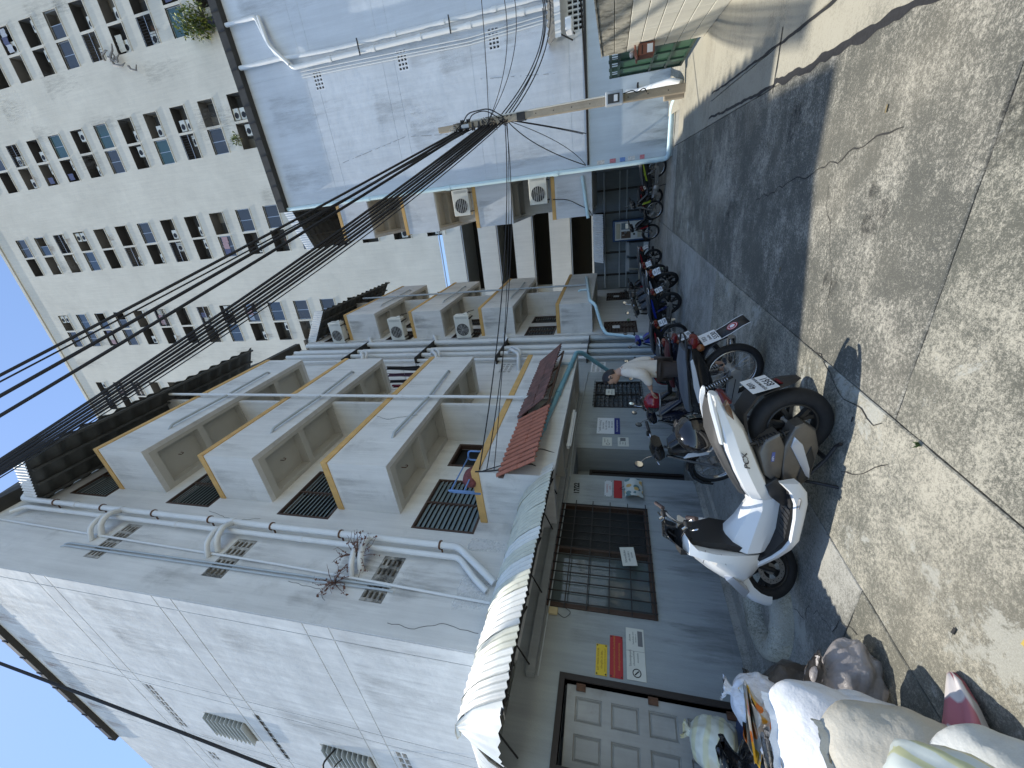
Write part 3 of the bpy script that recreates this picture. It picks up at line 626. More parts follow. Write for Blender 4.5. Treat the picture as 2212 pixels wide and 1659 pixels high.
P('waste_pipe', MB().tube(rpath([(-3.5, 15.0, 2.43), (-3.5, 15.0, 2.75), (-3.6, 15, 2.8)], .05), .035, 10), pvcs, L2, smooth=40)
for z, n_ in ((9.3, 'upper'), (6.58, 'middle')):
    ac_unit((-4.14, 13.02, z), 0, 'ivory air-conditioning unit on the second left block, %s of two in a column' % n_, .85, .58, .3, grille='bars' if z > 8 else 'rings')
ac_unit((-4.2, 13.02, 12.0), 0, 'ivory air-conditioning unit under the dark sheet roof of the second left block', .85, .56, .3)
# ---------------------------------------------------------------- right apartment block: blank gable towards the camera, balconies on its far side
YR, XR = 12.73, .45
RB = thing('apartment_building', (4, 15, 0), 'pale blue apartment block with a tall blank gable, right behind the utility pole', 'building')
rv = [(3.42, 3.92, 7.0, 7.32), (3.44, 3.92, 4.36, 4.68), (3.4, 3.9, 9.75, 10.07), (5.5, 6.0, 9.75, 10.05), (3.45, 4.3, 2.2, 2.62)]
P('wall', holes((0, YR, 0), (1, 0, 0), V_, XR, 9, 2.2, 12.35, rv, (0, .15, 0)), wallB, RB)
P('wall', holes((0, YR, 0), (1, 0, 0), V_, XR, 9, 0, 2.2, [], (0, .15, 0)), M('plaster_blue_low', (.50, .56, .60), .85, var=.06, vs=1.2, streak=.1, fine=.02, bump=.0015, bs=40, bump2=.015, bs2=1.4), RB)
P('wall', MB().box(XR, XR+.12, YR+.001, 19.6, 0, 12.35).box(XR+.12, 9, 19.5, 19.6, 0, 12.35), wallB, RB)
for h in rv: ventblk(RB, (h[0], YR, h[2]), (1, 0, 0), V_, (0, -1, 0), h[1]-h[0], h[3]-h[2], 5 if h[1]-h[0] < .6 else 8, 3, M('vent_white', (.7, .73, .76), .8), fr=.03, bar=.035)
gz = [2.26, 2.6, 4.8, 5.17, 7.4, 7.76, 9.94, 10.3, 12.2]; gx = [XR+.012, .79, 3.9, 4.25, 7.0, 8.9]
for i in range(len(gx)-1):
    for k in range(len(gz)-1):
        a, b_, c, e = gx[i]+.008, gx[i+1]-.008, gz[k]+.008, gz[k+1]-.008
        hs = [(max(h[0], a), min(h[1], b_), max(h[2], c), min(h[3], e)) for h in rv if h[0] < b_ and h[1] > a and h[2] < e and h[3] > c]
        P('render_panel', holes((0, YR-.005, 0), (1, 0, 0), V_, a, b_, c, e, hs, (0, .005, 0)).loft([[(p, YR-.005, q) for p, q in ((a, c), (b_, c), (b_, e), (a, e))], [(p, YR, q) for p, q in ((a, c), (b_, c), (b_, e), (a, e))]], cap=False), wallB, RB)
rr_ = P('roof', MB().box(XR-.12, 9.2, YR-.2, 19.7, 12.36, 12.62), gutter, RB)
for k in range(20): P('gutter_joint', MB().box(XR+.2+k*.45, XR+.23+k*.45, YR-.215, YR-.201, 12.38, 12.6), steel, rr_)
P('roof_slope', MB().prism([(YR-.15, 12.62), (19.6, 12.62), (16.2, 14)], (XR, 0, 0), (0, 1, 0), (0, 0, 1), (8.6, 0, 0)), roofd, rr_)
# white soil pipes on the gable
def gp(pts, r, m=None, rings=()):
    mb = MB().tube(rpath(pts, .1), r, 12)
    for p in rings: mb.cyl((p[0], p[1], p[2]-.06), (p[0], p[1], p[2]+.06), r*1.2, 12)
    return P('pipe', mb, m or pvc, RB, smooth=40)
yp = YR-.12
gp([(4.3, yp, 12.35), (4.3, yp, 10.75), (4.02, yp, 10.55), (4.02, yp, 2.9)], .06, rings=[(4.02, yp, z) for z in (9.3, 7.9, 6.5, 5.1, 3.7)])
gp([(5.3, yp, 12.35), (5.3, yp, 11.3), (4.75, yp, 11.15), (4.28, yp, 10.9), (4.2, yp, 9.1), (4.2, yp, 2.8)], .055, rings=[(4.2, yp, z) for z in (7.2, 5.8, 4.4)])
gp([(5.3, yp, 11.2), (4.6, yp-.1, 11.05), (4.1, yp-.05, 10.6)], .05)
for k, x in enumerate((3.8, 3.72, 3.66)): gp([(x+.12, YR-.03, 10.4), (x+.1, YR-.03, 9.2), (x, YR-.03, 5.2), (x+.1, YR-.03, 3.0)], .014)
for z in (8.3, 5.6): P('pipe_clamp', MB().box(3.92, 4.3, YR-.19, YR-.17, z-.015, z+.015), steel, RB)
# pale blue rain pipe at the corner and along the foot of the wall
mb = MB().tube(rpath([(.40, YR-.05, 12.36), (.40, YR-.07, 12.0), (.40, YR-.07, .14), (.5, YR-.14, .10), (1.55, YR-.3, .10), (1.65, YR-.5, .05)], .12), .06, 14)
for z in (9.2, 6.4, 3.1): mb.cyl((.40, YR-.07, z-.07), (.40, YR-.07, z+.07), .072, 14)
P('rain_pipe', mb, M('pvc_ice', (.56, .72, .76), .35, var=.06, vs=3, streak=.08), RB, smooth=40)
P('cable_tray', MB().box(XR+.05, 4.2, YR-.05, YR-.006, 2.16, 2.22), steel, RB)
P('cable_tray', MB().tube(sag((XR+.1, YR-.07, 2.2), (4.2, YR-.07, 2.28), .03), .02, 6), cable, RB)
# balconies
TB = [3.55, 6.33, 9.17, 11.9]; BB = [2.2, 4.95, 7.8, 10.55]; YB = 14.7
for k in range(4):
    balcony(RB, XR, -.93, YB, 19.2, TB[k], BB[k], -1, (16.0, 17.0, 18.1), m=wallB)
    P('partition', MB().box(-.8, XR-.002, 16.95, 17.05, TB[k]-.1, (BB+[13.3])[k+1]), wallL, RB)
canopy(RB, XR, 13.9, -1.1, 13.35, YB-.1, 19.3, -1)
P('wall', MB().box(XR+.002, XR+.1, YB-.1, 19.5, 12.62, 13.9), wallL, RB)
P('waste_pipe', MB().tube(rpath([(.3, YB-.07, 2.5), (-.9, YB-.07, 2.36), (-1.0, YB-.07, 2.34)], .05), .055, 12), pvcs, RB, smooth=40)
P('loose_wire', MB().tube(rpath([(-.3, YB-.03, 3.5), (-.35, YB-.04, 3.0), (-.75, YB-.03, 2.3), (-.95, YB-.04, 2.2)], .2), .012, 6), cable, RB)
ac_unit((-.06, YB-.22, 6.42), 0, 'white air-conditioning unit on the right block, upper of two above the ochre capping', .84, .60, .3)
ac_unit((.02, YB-.22, 3.66), 0, 'white air-conditioning unit on the right block, lower of two above the ochre capping', .84, .60, .3)
# ---------------------------------------------------------------- high-rise behind
TW = thing('tower_block', (0, 30, 0), 'tall beige high-rise with columns of paired window bays, behind the low blocks', 'tower', rot=(0, 0, radians(2.4)))
cols = (14.72, 7.30, -.36, -8.2, -16.2, 22.2); rec = []
for c in cols:
    for k in range(17):
        zt = 15.4+2.845*k
        for s_ in (0, 1): rec.append((c+.08, c+1.8, zt-1.46, zt) if s_ else (c-1.8, c-.08, zt-1.46, zt))
U1 = (1, 0, 0)
P('wall', holes((0, 0, 0), U1, V_, -26, 30, 14.55, 63.6, rec, (0, .02, 0)), wallT, TW)
P('side_wall', MB().box(-26, -25.9, .01, 16, 0, 63.6).box(29.9, 30, .01, 16, 0, 63.6), wallT, TW); P('roof_slab', MB().box(-26.1, 30.1, -.12, 16, 63.602, 64.0), wallT, TW)
inn = M('bay_inner_shade', (.17, .165, .15), .9, var=.15, vs=.8); alu = M('alu', (.5, .52, .53), .4, metal=.6)  # bay recesses darkened in the colour to stand in for shade
glb = [M('glass_blue', (.05, .07, .095), .08, spec=.9), M('glass_green', (.05, .10, .10), .1, spec=.9), M('glass_grey', (.06, .065, .07), .1, spec=.8)]
curt = [M('cloth_%d' % i, c, .9) for i, c in enumerate(((.55, .56, .6), (.12, .13, .22), (.45, .3, .32), (.3, .36, .45), (.6, .58, .5)))]
tr = random.Random(11)
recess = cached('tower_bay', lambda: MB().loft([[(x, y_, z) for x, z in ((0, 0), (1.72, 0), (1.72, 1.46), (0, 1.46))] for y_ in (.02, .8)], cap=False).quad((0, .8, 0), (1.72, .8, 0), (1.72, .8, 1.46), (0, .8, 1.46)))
acm = cached('tower_ac', lambda: MB().cbox(0, .75, 0, .26, 0, .52, .01)); acf = cached('tower_fan', lambda: MB().lathe([(.2, 0), (.2, .004)], (.3, -.002, .26), (0, -1, 0), 16))
pane1 = cached('tower_pane', lambda: MB().box(0, .82, 0, .02, 0, 1.4)); frm = cached('tower_frame', lambda: MB().box(0, 1.72, 0, .04, 0, .05).box(0, 1.72, 0, .04, 1.41, 1.46).box(0, .05, 0, .04, .05, 1.41).box(1.67, 1.72, 0, .04, .05, 1.41).box(.84, .88, 0, .04, .05, 1.41))
rail = cached('tower_grille', lambda: [MB()][0].box(0, 1.72, 0, .02, .68, .72).box(0, 1.72, 0, .02, .02, .05).box(0, 1.72, 0, .02, 1.4, 1.43) )
barm = cached('tower_bars', lambda: (lambda b: [b.box(.1+k*.17, .12+k*.17, -.01, .012, 0, 1.46) for k in range(10)] and b)(MB()))
cl = cached('tower_cloth', lambda: MB().loft([[(x*.1, .02*sin(x*2.1), 0), (x*.1, .02*sin(x*2.1+.5), .62)] for x in range(6)], cap=False, closed=False))
sill = cached('tower_sill', lambda: MB().box(-.02, 1.74, -.05, .0, -.07, -.002))
for a, b_, c, e in rec:
    w_ = link('window', recess, inn if tr.random() < .35 else M('bay_dim', (.07, .07, .068), .9), TW); w_.location = (a, 0, c)  # most bays get the deeper painted shade
    def sub(nm, me, m, x, y_, z): o = link(nm, me, m, w_); o.location = (x, y_, z); return o
    sub('sill', sill, wallT, 0, -.002, 0)
    q = tr.random()
    if q < .20:
        g_ = tr.choice((0, 0, 2, 2, 2, 1) if tr.random() < .6 else (2,)); sub('frame', frm, alu, 0, .12, 0); sub('pane', pane1, glb[g_], .05, .13, .03)
        if tr.random() < .7: sub('pane', pane1, glb[g_], .86, .14, .03)
    elif q < .36:
        sub('grille', rail, alu, 0, .03, 0); sub('grille', barm, steel, 0, .04, 0)
    else: sub('inner_window', pane1, glb[2], tr.choice((.1, .8)), .77, .02)
    if q > .20 and tr.random() < .75:
        x = tr.choice((.08, .88)); z = tr.choice((.03, .03, .35)); sub('air_conditioner', acm, acw, x, .2, z); sub('fan', acf, acd, x, .2, z)
        if tr.random() < .15: sub('air_conditioner', acm, acw, x, .14, z+.6); sub('fan', acf, acd, x, .14, z+.6)
    if tr.random() < .22:
        for j in range(tr.randint(1, 3)): sub('laundry', cl, tr.choice(curt), .15+j*.5, .1, tr.uniform(.5, .75))
# parking decks at the foot
pk = [(3.0, 4.5), (5.96, 7.25), (8.63, 9.91), (11.33, 12.67), (14.18, 14.55)]
zz = 0
for a, b_ in pk:
    P('parapet', MB().box(-26, 30, 0, .25, zz, a), wallT, TW); zz = b_
    P('deck', MB().box(-26, 30, .26, 12, a-.5, a-.3), wallT, TW)
    P('deck_edge', MB().box(-26, 30, .02, .1, b_-.1, b_-.05), M('deck_pipe', (.4, .42, .42), .5), TW)
for x in (-21, -14, -7, .3, 7.5, 15): P('column', MB().box(x-.35, x+.35, .9, 1.6, 0, 14.5), wallT, TW)
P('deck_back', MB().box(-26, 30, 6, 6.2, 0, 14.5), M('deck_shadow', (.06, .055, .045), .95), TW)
# stains and climbing plant on the tower front
pl_ = M('leaf_yellow', (.23, .26, .035), .6, var=.35, vs=3); ld = M('leaf_green', (.06, .10, .025), .6, var=.3, vs=3)
def shrub(name, loc, r, n, label, m2, cat='plant', seed=1, size=.16, stem=True, rx=(1, .5, 1)):
    t = thing(name, loc, label, cat); q = random.Random(seed)
    for m in m2:
        mb = MB()
        for i in range(n):
            d = V((q.gauss(0, 1), q.gauss(0, 1), q.gauss(0, 1))).normalized()*r*q.random()**.5; p = V(loc)+V((d.x*rx[0], d.y*rx[1], d.z*rx[2]))
            u = V((q.gauss(0, 1), q.gauss(0, 1), q.gauss(0, 1))).normalized(); v_ = u.orthogonal().normalized(); s_ = size*q.uniform(.5, 1.1)
            mb.add([p-u*s_*.1, p+v_*s_*.28+u*s_*.4, p+u*s_, p-v_*s_*.28+u*s_*.4], [(0, 1, 2, 3)])
        P('foliage', mb, m, t)
    if stem: P('stem', MB().tube([V(loc)+V((0, .3, -r*.8)), V(loc)+V((.1, 0, 0)), V(loc)+V((-.1, -.2, r*.7))], [.04, .03, .01], 6), M('bark', (.10, .07, .05), .9), t)
    return t
shrub('potted_shrub', (13.2, 29.9, 29.6), 1.25, 420, 'bushy yellow-green plant spilling from a tower window bay', (pl_, ld), seed=4, size=.34, rx=(.9, .7, 1.3))
shrub('potted_shrub', (6.2, 29.9, 29.7), .5, 90, 'small green plant in a tower window beside laundry', (pl_, ld), seed=5, size=.2)
# ---------------------------------------------------------------- far end of the yard
BW = thing('yard_wall', (-2, 19.6, 0), 'dim grey-blue wall with rails closing the far end of the yard', 'wall')
P('wall_face', MB().box(-4.6, .45, 19.5, 19.65, 0, 2.4), M('wall_dim', (.20, .23, .25), .8, var=.15, vs=1.5, streak=.15), BW)
for z, r in ((.95, .03), (1.25, .03), (1.9, .04)): P('rail', MB().cyl((-4.5, 19.44, z), (.4, 19.44, z), r, 8), pvcg, BW)
for x in (-3.9, -2.9, -1.2, -.3): P('post', MB().box(x-.04, x+.04, 19.42, 19.5, 0, 2.3), steel, BW)
cn = thing('awning', (-2.2, 18.9, 2.1), 'short translucent corrugated canopy above the water vending machine', 'awning')
for k in range(4): P('roof_sheet', corr([(-3.2+k*.5, 19.45, 2.42), (-3.2+k*.5, 19.0, 2.3), (-3.2+k*.5, 18.55, 1.95)], (1, 0, 0), .52, .09, .014, 6), M('fibre_clear', (.62, .66, .68), .4, var=.08, vs=4), cn, smooth=60)
P('rail', MB().cyl((-3.2, 18.6, 1.95), (-1.2, 18.6, 1.95), .02, 6), steel, cn)
# water vending machine
vm = thing('vending_machine', (-1.93, 18.7, 0), 'blue and white water vending machine against the far wall', 'vending machine', rz=0)
vb = M('vend_blue', (.015, .06, .16), .4); vw = M('vend_white', (.62, .64, .62), .4); vc = M('vend_cream', (.50, .46, .34), .5)
P('cabinet', MB().cbox(-.43, .43, 0, .55, .03, 1.55, .02), vb, vm)
P('front_panel', MB().cbox(-.37, .37, -.03, .002, .1, 1.45, .015), vw, vm)
P('light_box', MB().cbox(-.3, .3, -.05, -.028, 1.24, 1.40, .02), vc, vm)
P('display', MB().box(.05, .31, -.045, -.031, .86, 1.19), M('vend_screen', (.03, .10, .16), .2), vm)
P('coin_panel', MB().box(.08, .28, -.055, -.046, .9, 1.02), M('steel_light', (.5, .5, .5), .3, metal=.8), vm)
nb = MB(); nb.box(-.31, -.03, -.036, -.031, .80, 1.19); P('niche', nb, M('niche_brown', (.10, .06, .035), .6), vm)
P('spout', MB().cyl((-.17, -.06, 1.15), (-.17, -.06, 1.06), .02, 8), M('steel_light', (0, 0, 0)), vm)
P('tray', MB().box(-.31, .3, -.06, -.031, .38, .52), vc, vm); P('coin_slot', MB().box(-.2, -.12, -.04, -.031, .62, .70), dark, vm)
wg = M('washer_grey', (.13, .15, .16), .4)
for k, (x, h, lb) in enumerate(((-2.75, .82, 'grey coin washing machine beside the vending machine'), (-3.45, .82, 'grey coin washing machine, second from the vending machine'))):
    t = thing('washing_machine', (x, 18.75, 0), lb, 'washing machine', 'washing machines by the far wall', rz=0)
    P('cabinet', MB().cbox(-.3, .3, 0, .55, .02, h, .025), wg, t); P('control_panel', MB().cbox(-.29, .29, .35, .54, h+.001, h+.14, .02), M('washer_light', (.4, .42, .43), .4), t)
    P('lid', MB().cbox(-.26, .26, .03, .33, h+.001, h+.025, .01), M('washer_lid', (.25, .28, .29), .3), t); P('foot_panel', MB().box(-.28, .28, -.006, -.001, .05, .25), vw, t)
# ---------------------------------------------------------------- right-hand boundary wall, gate, pole, cables
BWL = thing('boundary_wall', (2.0, 8, 0), 'low cream-painted block wall with stained top courses at the right edge', 'wall', rot=(0, 0, radians(-3.2)))
crm = M('block_cream', (.70, .67, .57), .85, var=.08, vs=2, streak=.12, fine=.04, bump=.002, bs=50, dirt=(.34, .32, .28), dirt_lo=.62, dirt_hi=.8, ds=2.5)
stn = M('block_stained', (.46, .43, .35), .9, var=.2, vs=4, streak=.2, bump=.003, bs=40, dirt=(.17, .16, .13), ds=4.5, dirt_lo=.46, dirt_hi=.62)
P('core', MB().box(.012, .16, -6, 1.28, 0, 1.70), M('mortar', (.25, .24, .2), .95), BWL)
nc = 8; ch = 1.70/nc
for k in range(nc):
    L_ = .40 if k >= 6 else 1.36; y = 1.28-(L_*(.45 if k % 2 else 1))
    yb = 1.28
    while yb > -6:
        P('block', MB().cbox(0, .17, max(y, -6)+.003, yb-.003, k*ch+.004, (k+1)*ch-.004, .006), stn if k >= 6 else crm, BWL); yb = y; y -= L_
P('coping', MB().box(-.01, .18, -6, 1.29, 1.701, 1.72), stn, BWL)
GT = thing('metal_gate', (2.1, 10.9, 0), 'green sheet-steel gate with a barred top between the block wall and the gable', 'gate')
grn = M('gate_green', (.045, .125, .075), .5, var=.12, vs=3, streak=.15); grd = M('gate_frame_green', (.02, .05, .035), .5)
ys = (9.35, 10.0, 10.65, 11.3)
for i in range(3): P('sheet_panel', MB().box(2.13, 2.14, ys[i]+.01, ys[i+1]-.01, .12, 1.42), grn, GT)
for z in (.1, .42, .75, 1.40, 1.56): P('rail', MB().box(2.105, 2.15, 9.3, 11.35, z-.025, z+.025), grd, GT)
for y in ys: P('stile', MB().box(2.10, 2.152, y-.02, y+.02, .08, 1.6), grd, GT)
for k in range(11): P('bar', MB().cyl((2.127, 9.45+k*.17, 1.42), (2.127, 9.45+k*.17, 1.55), .008, 6), grd, GT)
# side of the gable building's yard: rough concrete foot and white duct behind the pole
P_ = thing('drain_duct', (2.05, 11.9, 0), 'white plastic duct running along the wall foot behind the pole', 'pipe')
P('duct', MB().tube(rpath([(2.0, 12.55, 1.2), (1.95, 12.5, .95), (1.9, 11.6, .25), (1.8, 11.4, .05)], .1), .07, 12), pvc, P_, smooth=40)
P('duct_bracket', MB().box(1.9, 2.15, 12.5, 12.7, .9, .94), steel, P_)
tag(P('rubble_edge', (lambda m: [m.loft([[(1.35+.25*k+.1*noise.noise(V((k, 1, 0))), 12.55, .0), (1.35+.25*k, 12.7, .16+.1*noise.noise(V((k*.7, 2, 0)))), (1.35+.25*k+.1*noise.noise(V((k, 3, 0))), 11.6-.12*k, -.01)] for k in range(5)], cap=False, closed=False)] and m)(MB()), conS), 'rough cement fillet at the foot of the gable wall by the pole', 'kerb')
mbx = thing('mailbox', (1.95, 8.85, .85), 'rust-brown metal letter box with lamp on the cream block wall', 'mailbox')
br_ = M('mail_brown', (.20, .075, .045), .6, var=.15, vs=10)
P('box', MB().cbox(1.86, 2.03, 8.72, 9.0, .84, 1.10, .01), br_, mbx); P('lid', MB().prism([(0, 0), (.32, .06), (.32, .09), (0, .03)], (1.82, 8.69, 1.105), (.6, 0, 0), (0, 0, .7), (0, .34, 0)), br_, mbx)
P('slot', MB().box(1.88, 2.0, 8.713, 8.719, 1.03, 1.045), dark, mbx); P('paper_label', MB().box(1.885, 2.0, 8.713, 8.719, .87, .96), white, mbx)
P('lamp', MB().lathe([(.03, 0), (.05, .02), (.05, .05), (.02, .07)], (1.93, 8.85, 1.17), (0, 0, 1), 14), M('lamp_grey', (.4, .4, .4), .3), mbx, smooth=40)
blk = thing('awning', (3.7, 12.5, 2.7), 'small dark corrugated awning over the vent on the gable wall', 'awning')
P('roof_sheet', corr([(3.2, 12.7, 3.1), (3.2, 12.3, 2.98), (3.2, 11.95, 2.8)], (1, 0, 0), 2.2, .16, .03, 6), roofd, blk, smooth=60)
P('edge_sheet', corr([(3.2, 11.94, 2.84), (3.2, 11.94, 2.7)], (1, 0, 0), 2.2, .16, .02, 6), M('sheet_white', (0, 0, 0)), blk, smooth=60)
P('bracket', MB().tube([(3.3, 12.72, 2.5), (3.3, 11.98, 2.78)], .018, 6).tube([(4.6, 12.72, 2.5), (4.6, 11.98, 2.78)], .018, 6), steel, blk)
cctv = thing('security_camera', (3.4, 12.3, 2.55), 'white box camera under the dark awning on the gable wall', 'camera')
P('housing', MB().cbox(3.3, 3.55, 11.95, 12.35, 2.45, 2.6, .015), white, cctv); P('arm', MB().cyl((3.42, 12.35, 2.52), (3.42, 12.72, 2.45), .02, 8), steel, cctv)
# utility pole
pc = M('pole_concrete', (.34, .29, .22), .85, var=.1, vs=3, streak=.15, fine=.06, fs=50, bump=.002, bs=60)
UP = thing('utility_pole', (1.66, 11.12, 0), 'square concrete utility pole carrying a meter box and many black cables', 'utility pole')
mb = MB(); rings = []
for z, h in ((0, .085), (3, .075), (5.8, .062)): rings.append([(1.66+sx*h, 11.12+sy*h*.9, z) for sx, sy in ((-1, -1), (1, -1), (1, 1), (-1, 1))])
P('shaft', mb.loft(rings), pc, UP, bevel=.01)
for k in range(12):
    z = .35+k*.42; P('bolt_hole', MB().lathe([(.012, 0), (.012, .003)], (1.66, 11.12-.0765+z*.0035-.001, z), (0, -1, 0), 10), dark, UP)
sh = P('meter_box', MB().cbox(1.53, 1.80, 10.86, 11.03, 1.30, 1.68, .015), M('meter_grey', (.45, .47, .48), .4), UP)
P('meter_glass', MB().box(1.57, 1.745, 10.852, 10.859, 1.38, 1.63), M('meter_glass', (.05, .055, .06), .1, spec=.8), sh); P('meter_label', MB().box(1.60, 1.72, 10.848, 10.851, 1.42, 1.5), white, sh)
P('conduit', MB().cyl((1.755, 11.04, 1.7), (1.735, 11.06, 5.3), .018, 8), M('conduit_pale', (.55, .53, .47), .5), UP)
P('ground_wire', MB().tube(rpath([(1.73, 10.98, 1.3), (1.76, 10.95, 1.1), (1.7, 10.98, 1.0), (1.78, 10.99, .85), (1.68, 11, .8)], .06), .01, 6), cable, UP)
P('stub_post', MB().cbox(1.50, 1.62, 11.2, 11.34, 0, .42, .015), pc, UP)
for k in range(5):
    z = 5.35-k*.16; P('insulator', MB().lathe([(.02, 0), (.045, .01), (.045, .03), (.03, .045), (.045, .06), (.045, .08), (.02, .09)], (1.575, 11.06, z-.045), (0, 0, 1), 12), steel, UP, smooth=40)
    P('insulator', MB().lathe([(.02, 0), (.04, .01), (.04, .03), (.028, .045), (.04, .06), (.04, .08), (.02, .09)], (1.75, 11.05, z-.1), (0, 0, 1), 12), steel, UP, smooth=40) if k in (1, 2) else None
    P('bracket', MB().box(1.56, 1.70, 11.03, 11.06, z-.02, z+.02), steel, UP)
P('bracket', MB().box(1.585, 1.60, 11.02, 11.05, 4.7, 5.45), steel, UP)
P('splice_box', MB().cbox(1.6, 1.68, 10.97, 11.04, 4.95, 5.15, .01), M('meter_grey', (0, 0, 0)), UP)
q = random.Random(5)
def tangle(c, r, n, name='cable_tangle', th=.007):
    mb = MB()
    for i in range(n):
        pts = [V(c)+V((q.uniform(-r, r), q.uniform(-r*.6, r*.6), q.uniform(-r, r)*1.2)) for _ in range(6)]; mb.tube(rpath(pts, .1, 4), th, 5)
    return P(name, mb, cable, UP, smooth=True)
tangle((1.6, 11.0, 4.45), .16, 7); tangle((1.6, 11.0, 4.1), .10, 6); tangle((1.6, 11.0, 5.2), .16, 6); tangle((1.58, 11, 5.4), .1, 4, 'white_wire', .005).material_slots[0].material = M('wire_pale', (.5, .5, .47), .6)
P('strap', MB().box(1.575, 1.745, 11.035, 11.205, 3.55, 3.75), steel, UP)
P('loop_cable', MB().tube(rpath([(1.74, 11.05, 5.1), (1.9, 11.0, 4.95), (1.92, 11, 4.4), (1.72, 11.04, 4.1)], .15), .014, 6).tube(rpath([(1.74, 11.05, 4.95), (1.86, 11.0, 4.85), (1.9, 11, 4.5), (1.7, 11.04, 4.2)], .15), .012, 6), cable, UP, smooth=True)
# overhead cables: from the pole over the yard towards a pole up the street to the left
def wire(a, b_, d, r, label, grp='overhead cables'):
    o = P('overhead_cable', MB().tube(sag(a, b_, d, 26), r, 6), cable, smooth=True); return tag(o, label, 'cable', grp)
def far(x, y, ax, val):
    d = Rt*(829.5-y)-Up*(x-1106)+Fw*850; i = 'xyz'.index(ax); c = V((0, 0, 1.5)); return c+d*((val-c[i])/d[i])
ends = [(-4.55, 12.3), (-4.35, 12.1), (-4.1, 11.95), (-3.9, 11.8)]
for k in range(4):
    yy = (798, 845, 890, 812)[k]; p1 = far(-60, yy+44, 'y', 3.2); z = 5.3-k*.13
    wire((1.56, 11.02, z), p1, .12, (.025, .030, .030, .014)[k], 'black cable from the pole top over the yard, %s of the upper four' % ('topmost', 'second', 'third', 'thinnest')[k])
bn = ('topmost', 'second', 'third', 'middle', 'fifth', 'sixth', 'lowest')
for k in range(7):
    p1 = far(-60, 1050+(k-3)*6, 'y', 3.2+.05*(k % 3)); z = 4.62-k*.09
    wire((1.58, 11.0, z), p1, .30+.075*k, (.029, .022, .031, .022, .031, .022, .012)[k], '%s black cable of the heavy bundle running from the pole over the balconies' % bn[k])
for k, (dx, dz) in enumerate(((0, -.35), (.12, -.5), (.3, -.2), (.45, -.6))):
    p1 = V((3.9+dx*1.2, 12.3, 3.25+dz*.3)); wire((1.7, 11.05, 4.2-k*.1), p1, .35+.04*k, .013, '%s black cable sagging from the pole to the dark awning on the gable' % ('topmost', 'second', 'third', 'lowest')[k], 'cables from pole to gable awning')
for k, (p1, d) in enumerate(((far(1038, -25, 'y', 10.4), .02), (far(1085, -25, 'y', 10.2), .25), (far(1108, -25, 'y', 10.2), .3))): wire((1.68, 11.03, 4.45), p1, d, .008, '%s thin service wire rising from the pole out of the top right' % ('tautest', 'middle', 'slackest')[k], 'thin wires from the pole to the right')
for k in range(3): wire((1.6, 11.03, 4.05-.03*k), (-3.82, 4.66, 3.55-.12*k), (.2, .25, .12)[k], (.011, .009, .007)[k], '%s wire from the pole across to the lowest left balcony' % ('thickest', 'middle', 'thinnest')[k], 'wires from pole to left balcony')
for k in range(2): wire((1.62, 11.05, 4.0), (.5, 12.62, 2.25), .25+.3*k if k == 0 else -.25, (.008, .013)[k], ('thin sagging cable', 'thick arched cable')[k]+' from the pole to the corner of the gable wall', 'cables from pole to gable corner')
for k in range(2): wire((1.64, 11.05, 4.05-.05*k), (1.25, 12.62, 2.3-.08*k), .05, .010, ('upper', 'lower')[k]+' short cable dropping from the pole straight to the wall tray', 'cables from pole to wall tray')
wire(far(-40, 1418, 'y', 1.6), far(640, 1680, 'y', 1.7), .25, .022, 'thick dark cable crossing in front of the sunlit end wall', None)
# ---------------------------------------------------------------- lettering
def text(name, body, size, o, right, up, m, par=None, align='LEFT', ext=.0006, shear=0, bold=0, sx=1):
    c = bpy.data.curves.new('t', 'FONT'); c.body = body; c.size = size; c.align_x = align; c.extrude = ext; c.shear = shear; c.offset = bold; c.resolution_u = 3
    t = bpy.data.objects.new('t', c); COL.objects.link(t); dg = bpy.context.evaluated_depsgraph_get()
    me = bpy.data.meshes.new_from_object(t.evaluated_get(dg)); bpy.data.objects.remove(t); bpy.data.curves.remove(c)
    r, u = V(right).normalized(), V(up).normalized(); n = r.cross(u); o = V(o)
    for v_ in me.vertices: p = v_.co.copy(); v_.co = o+r*p.x*sx+u*p.y+n*p.z
    me.materials.clear(); return link(name, me, m, par)
ink = M('ink_black', (.015, .015, .017), .7); inkb = M('ink_blue', (.02, .03, .14), .7); inkr = M('ink_red', (.35, .02, .02), .7); inkw = M('ink_white', (.7, .7, .7), .7); inky = M('ink_yellow', (.6, .45, .05), .7)
# ---------------------------------------------------------------- motorcycles
rub = M('rubber', (.016, .016, .017), .75, var=.2, vs=20, bump=.001, bs=120)
blkp = M('plastic_black', (.018, .018, .019), .45, bump=.0004, bs=400); glsb = M('gloss_black', (.008, .008, .009), .12, coat=.6)
chrome = M('chrome', (.6, .6, .6), .2, metal=1); alloy = M('alloy_grey', (.33, .32, .30), .45, metal=.7, var=.1, vs=20); alloyd = M('alloy_dark', (.02, .02, .02), .4)
casem = M('engine_case', (.15, .135, .115), .38, metal=.5, var=.08, vs=15); silv = M('silver_paint', (.55, .57, .60), .3, metal=.5)
seatb = M('seat_vinyl', (.055, .06, .065), .6, bump=.0006, bs=250); redl = M('lamp_red', (.13, .008, .008), .2, coat=.5); amb = M('lamp_amber', (.16, .055, .015), .25); lens = M('lens_clear', (.45, .47, .5), .08, spec=.9, metal=.3)
plw = M('plate_white', (.66, .67, .66), .4, var=.06, vs=30)
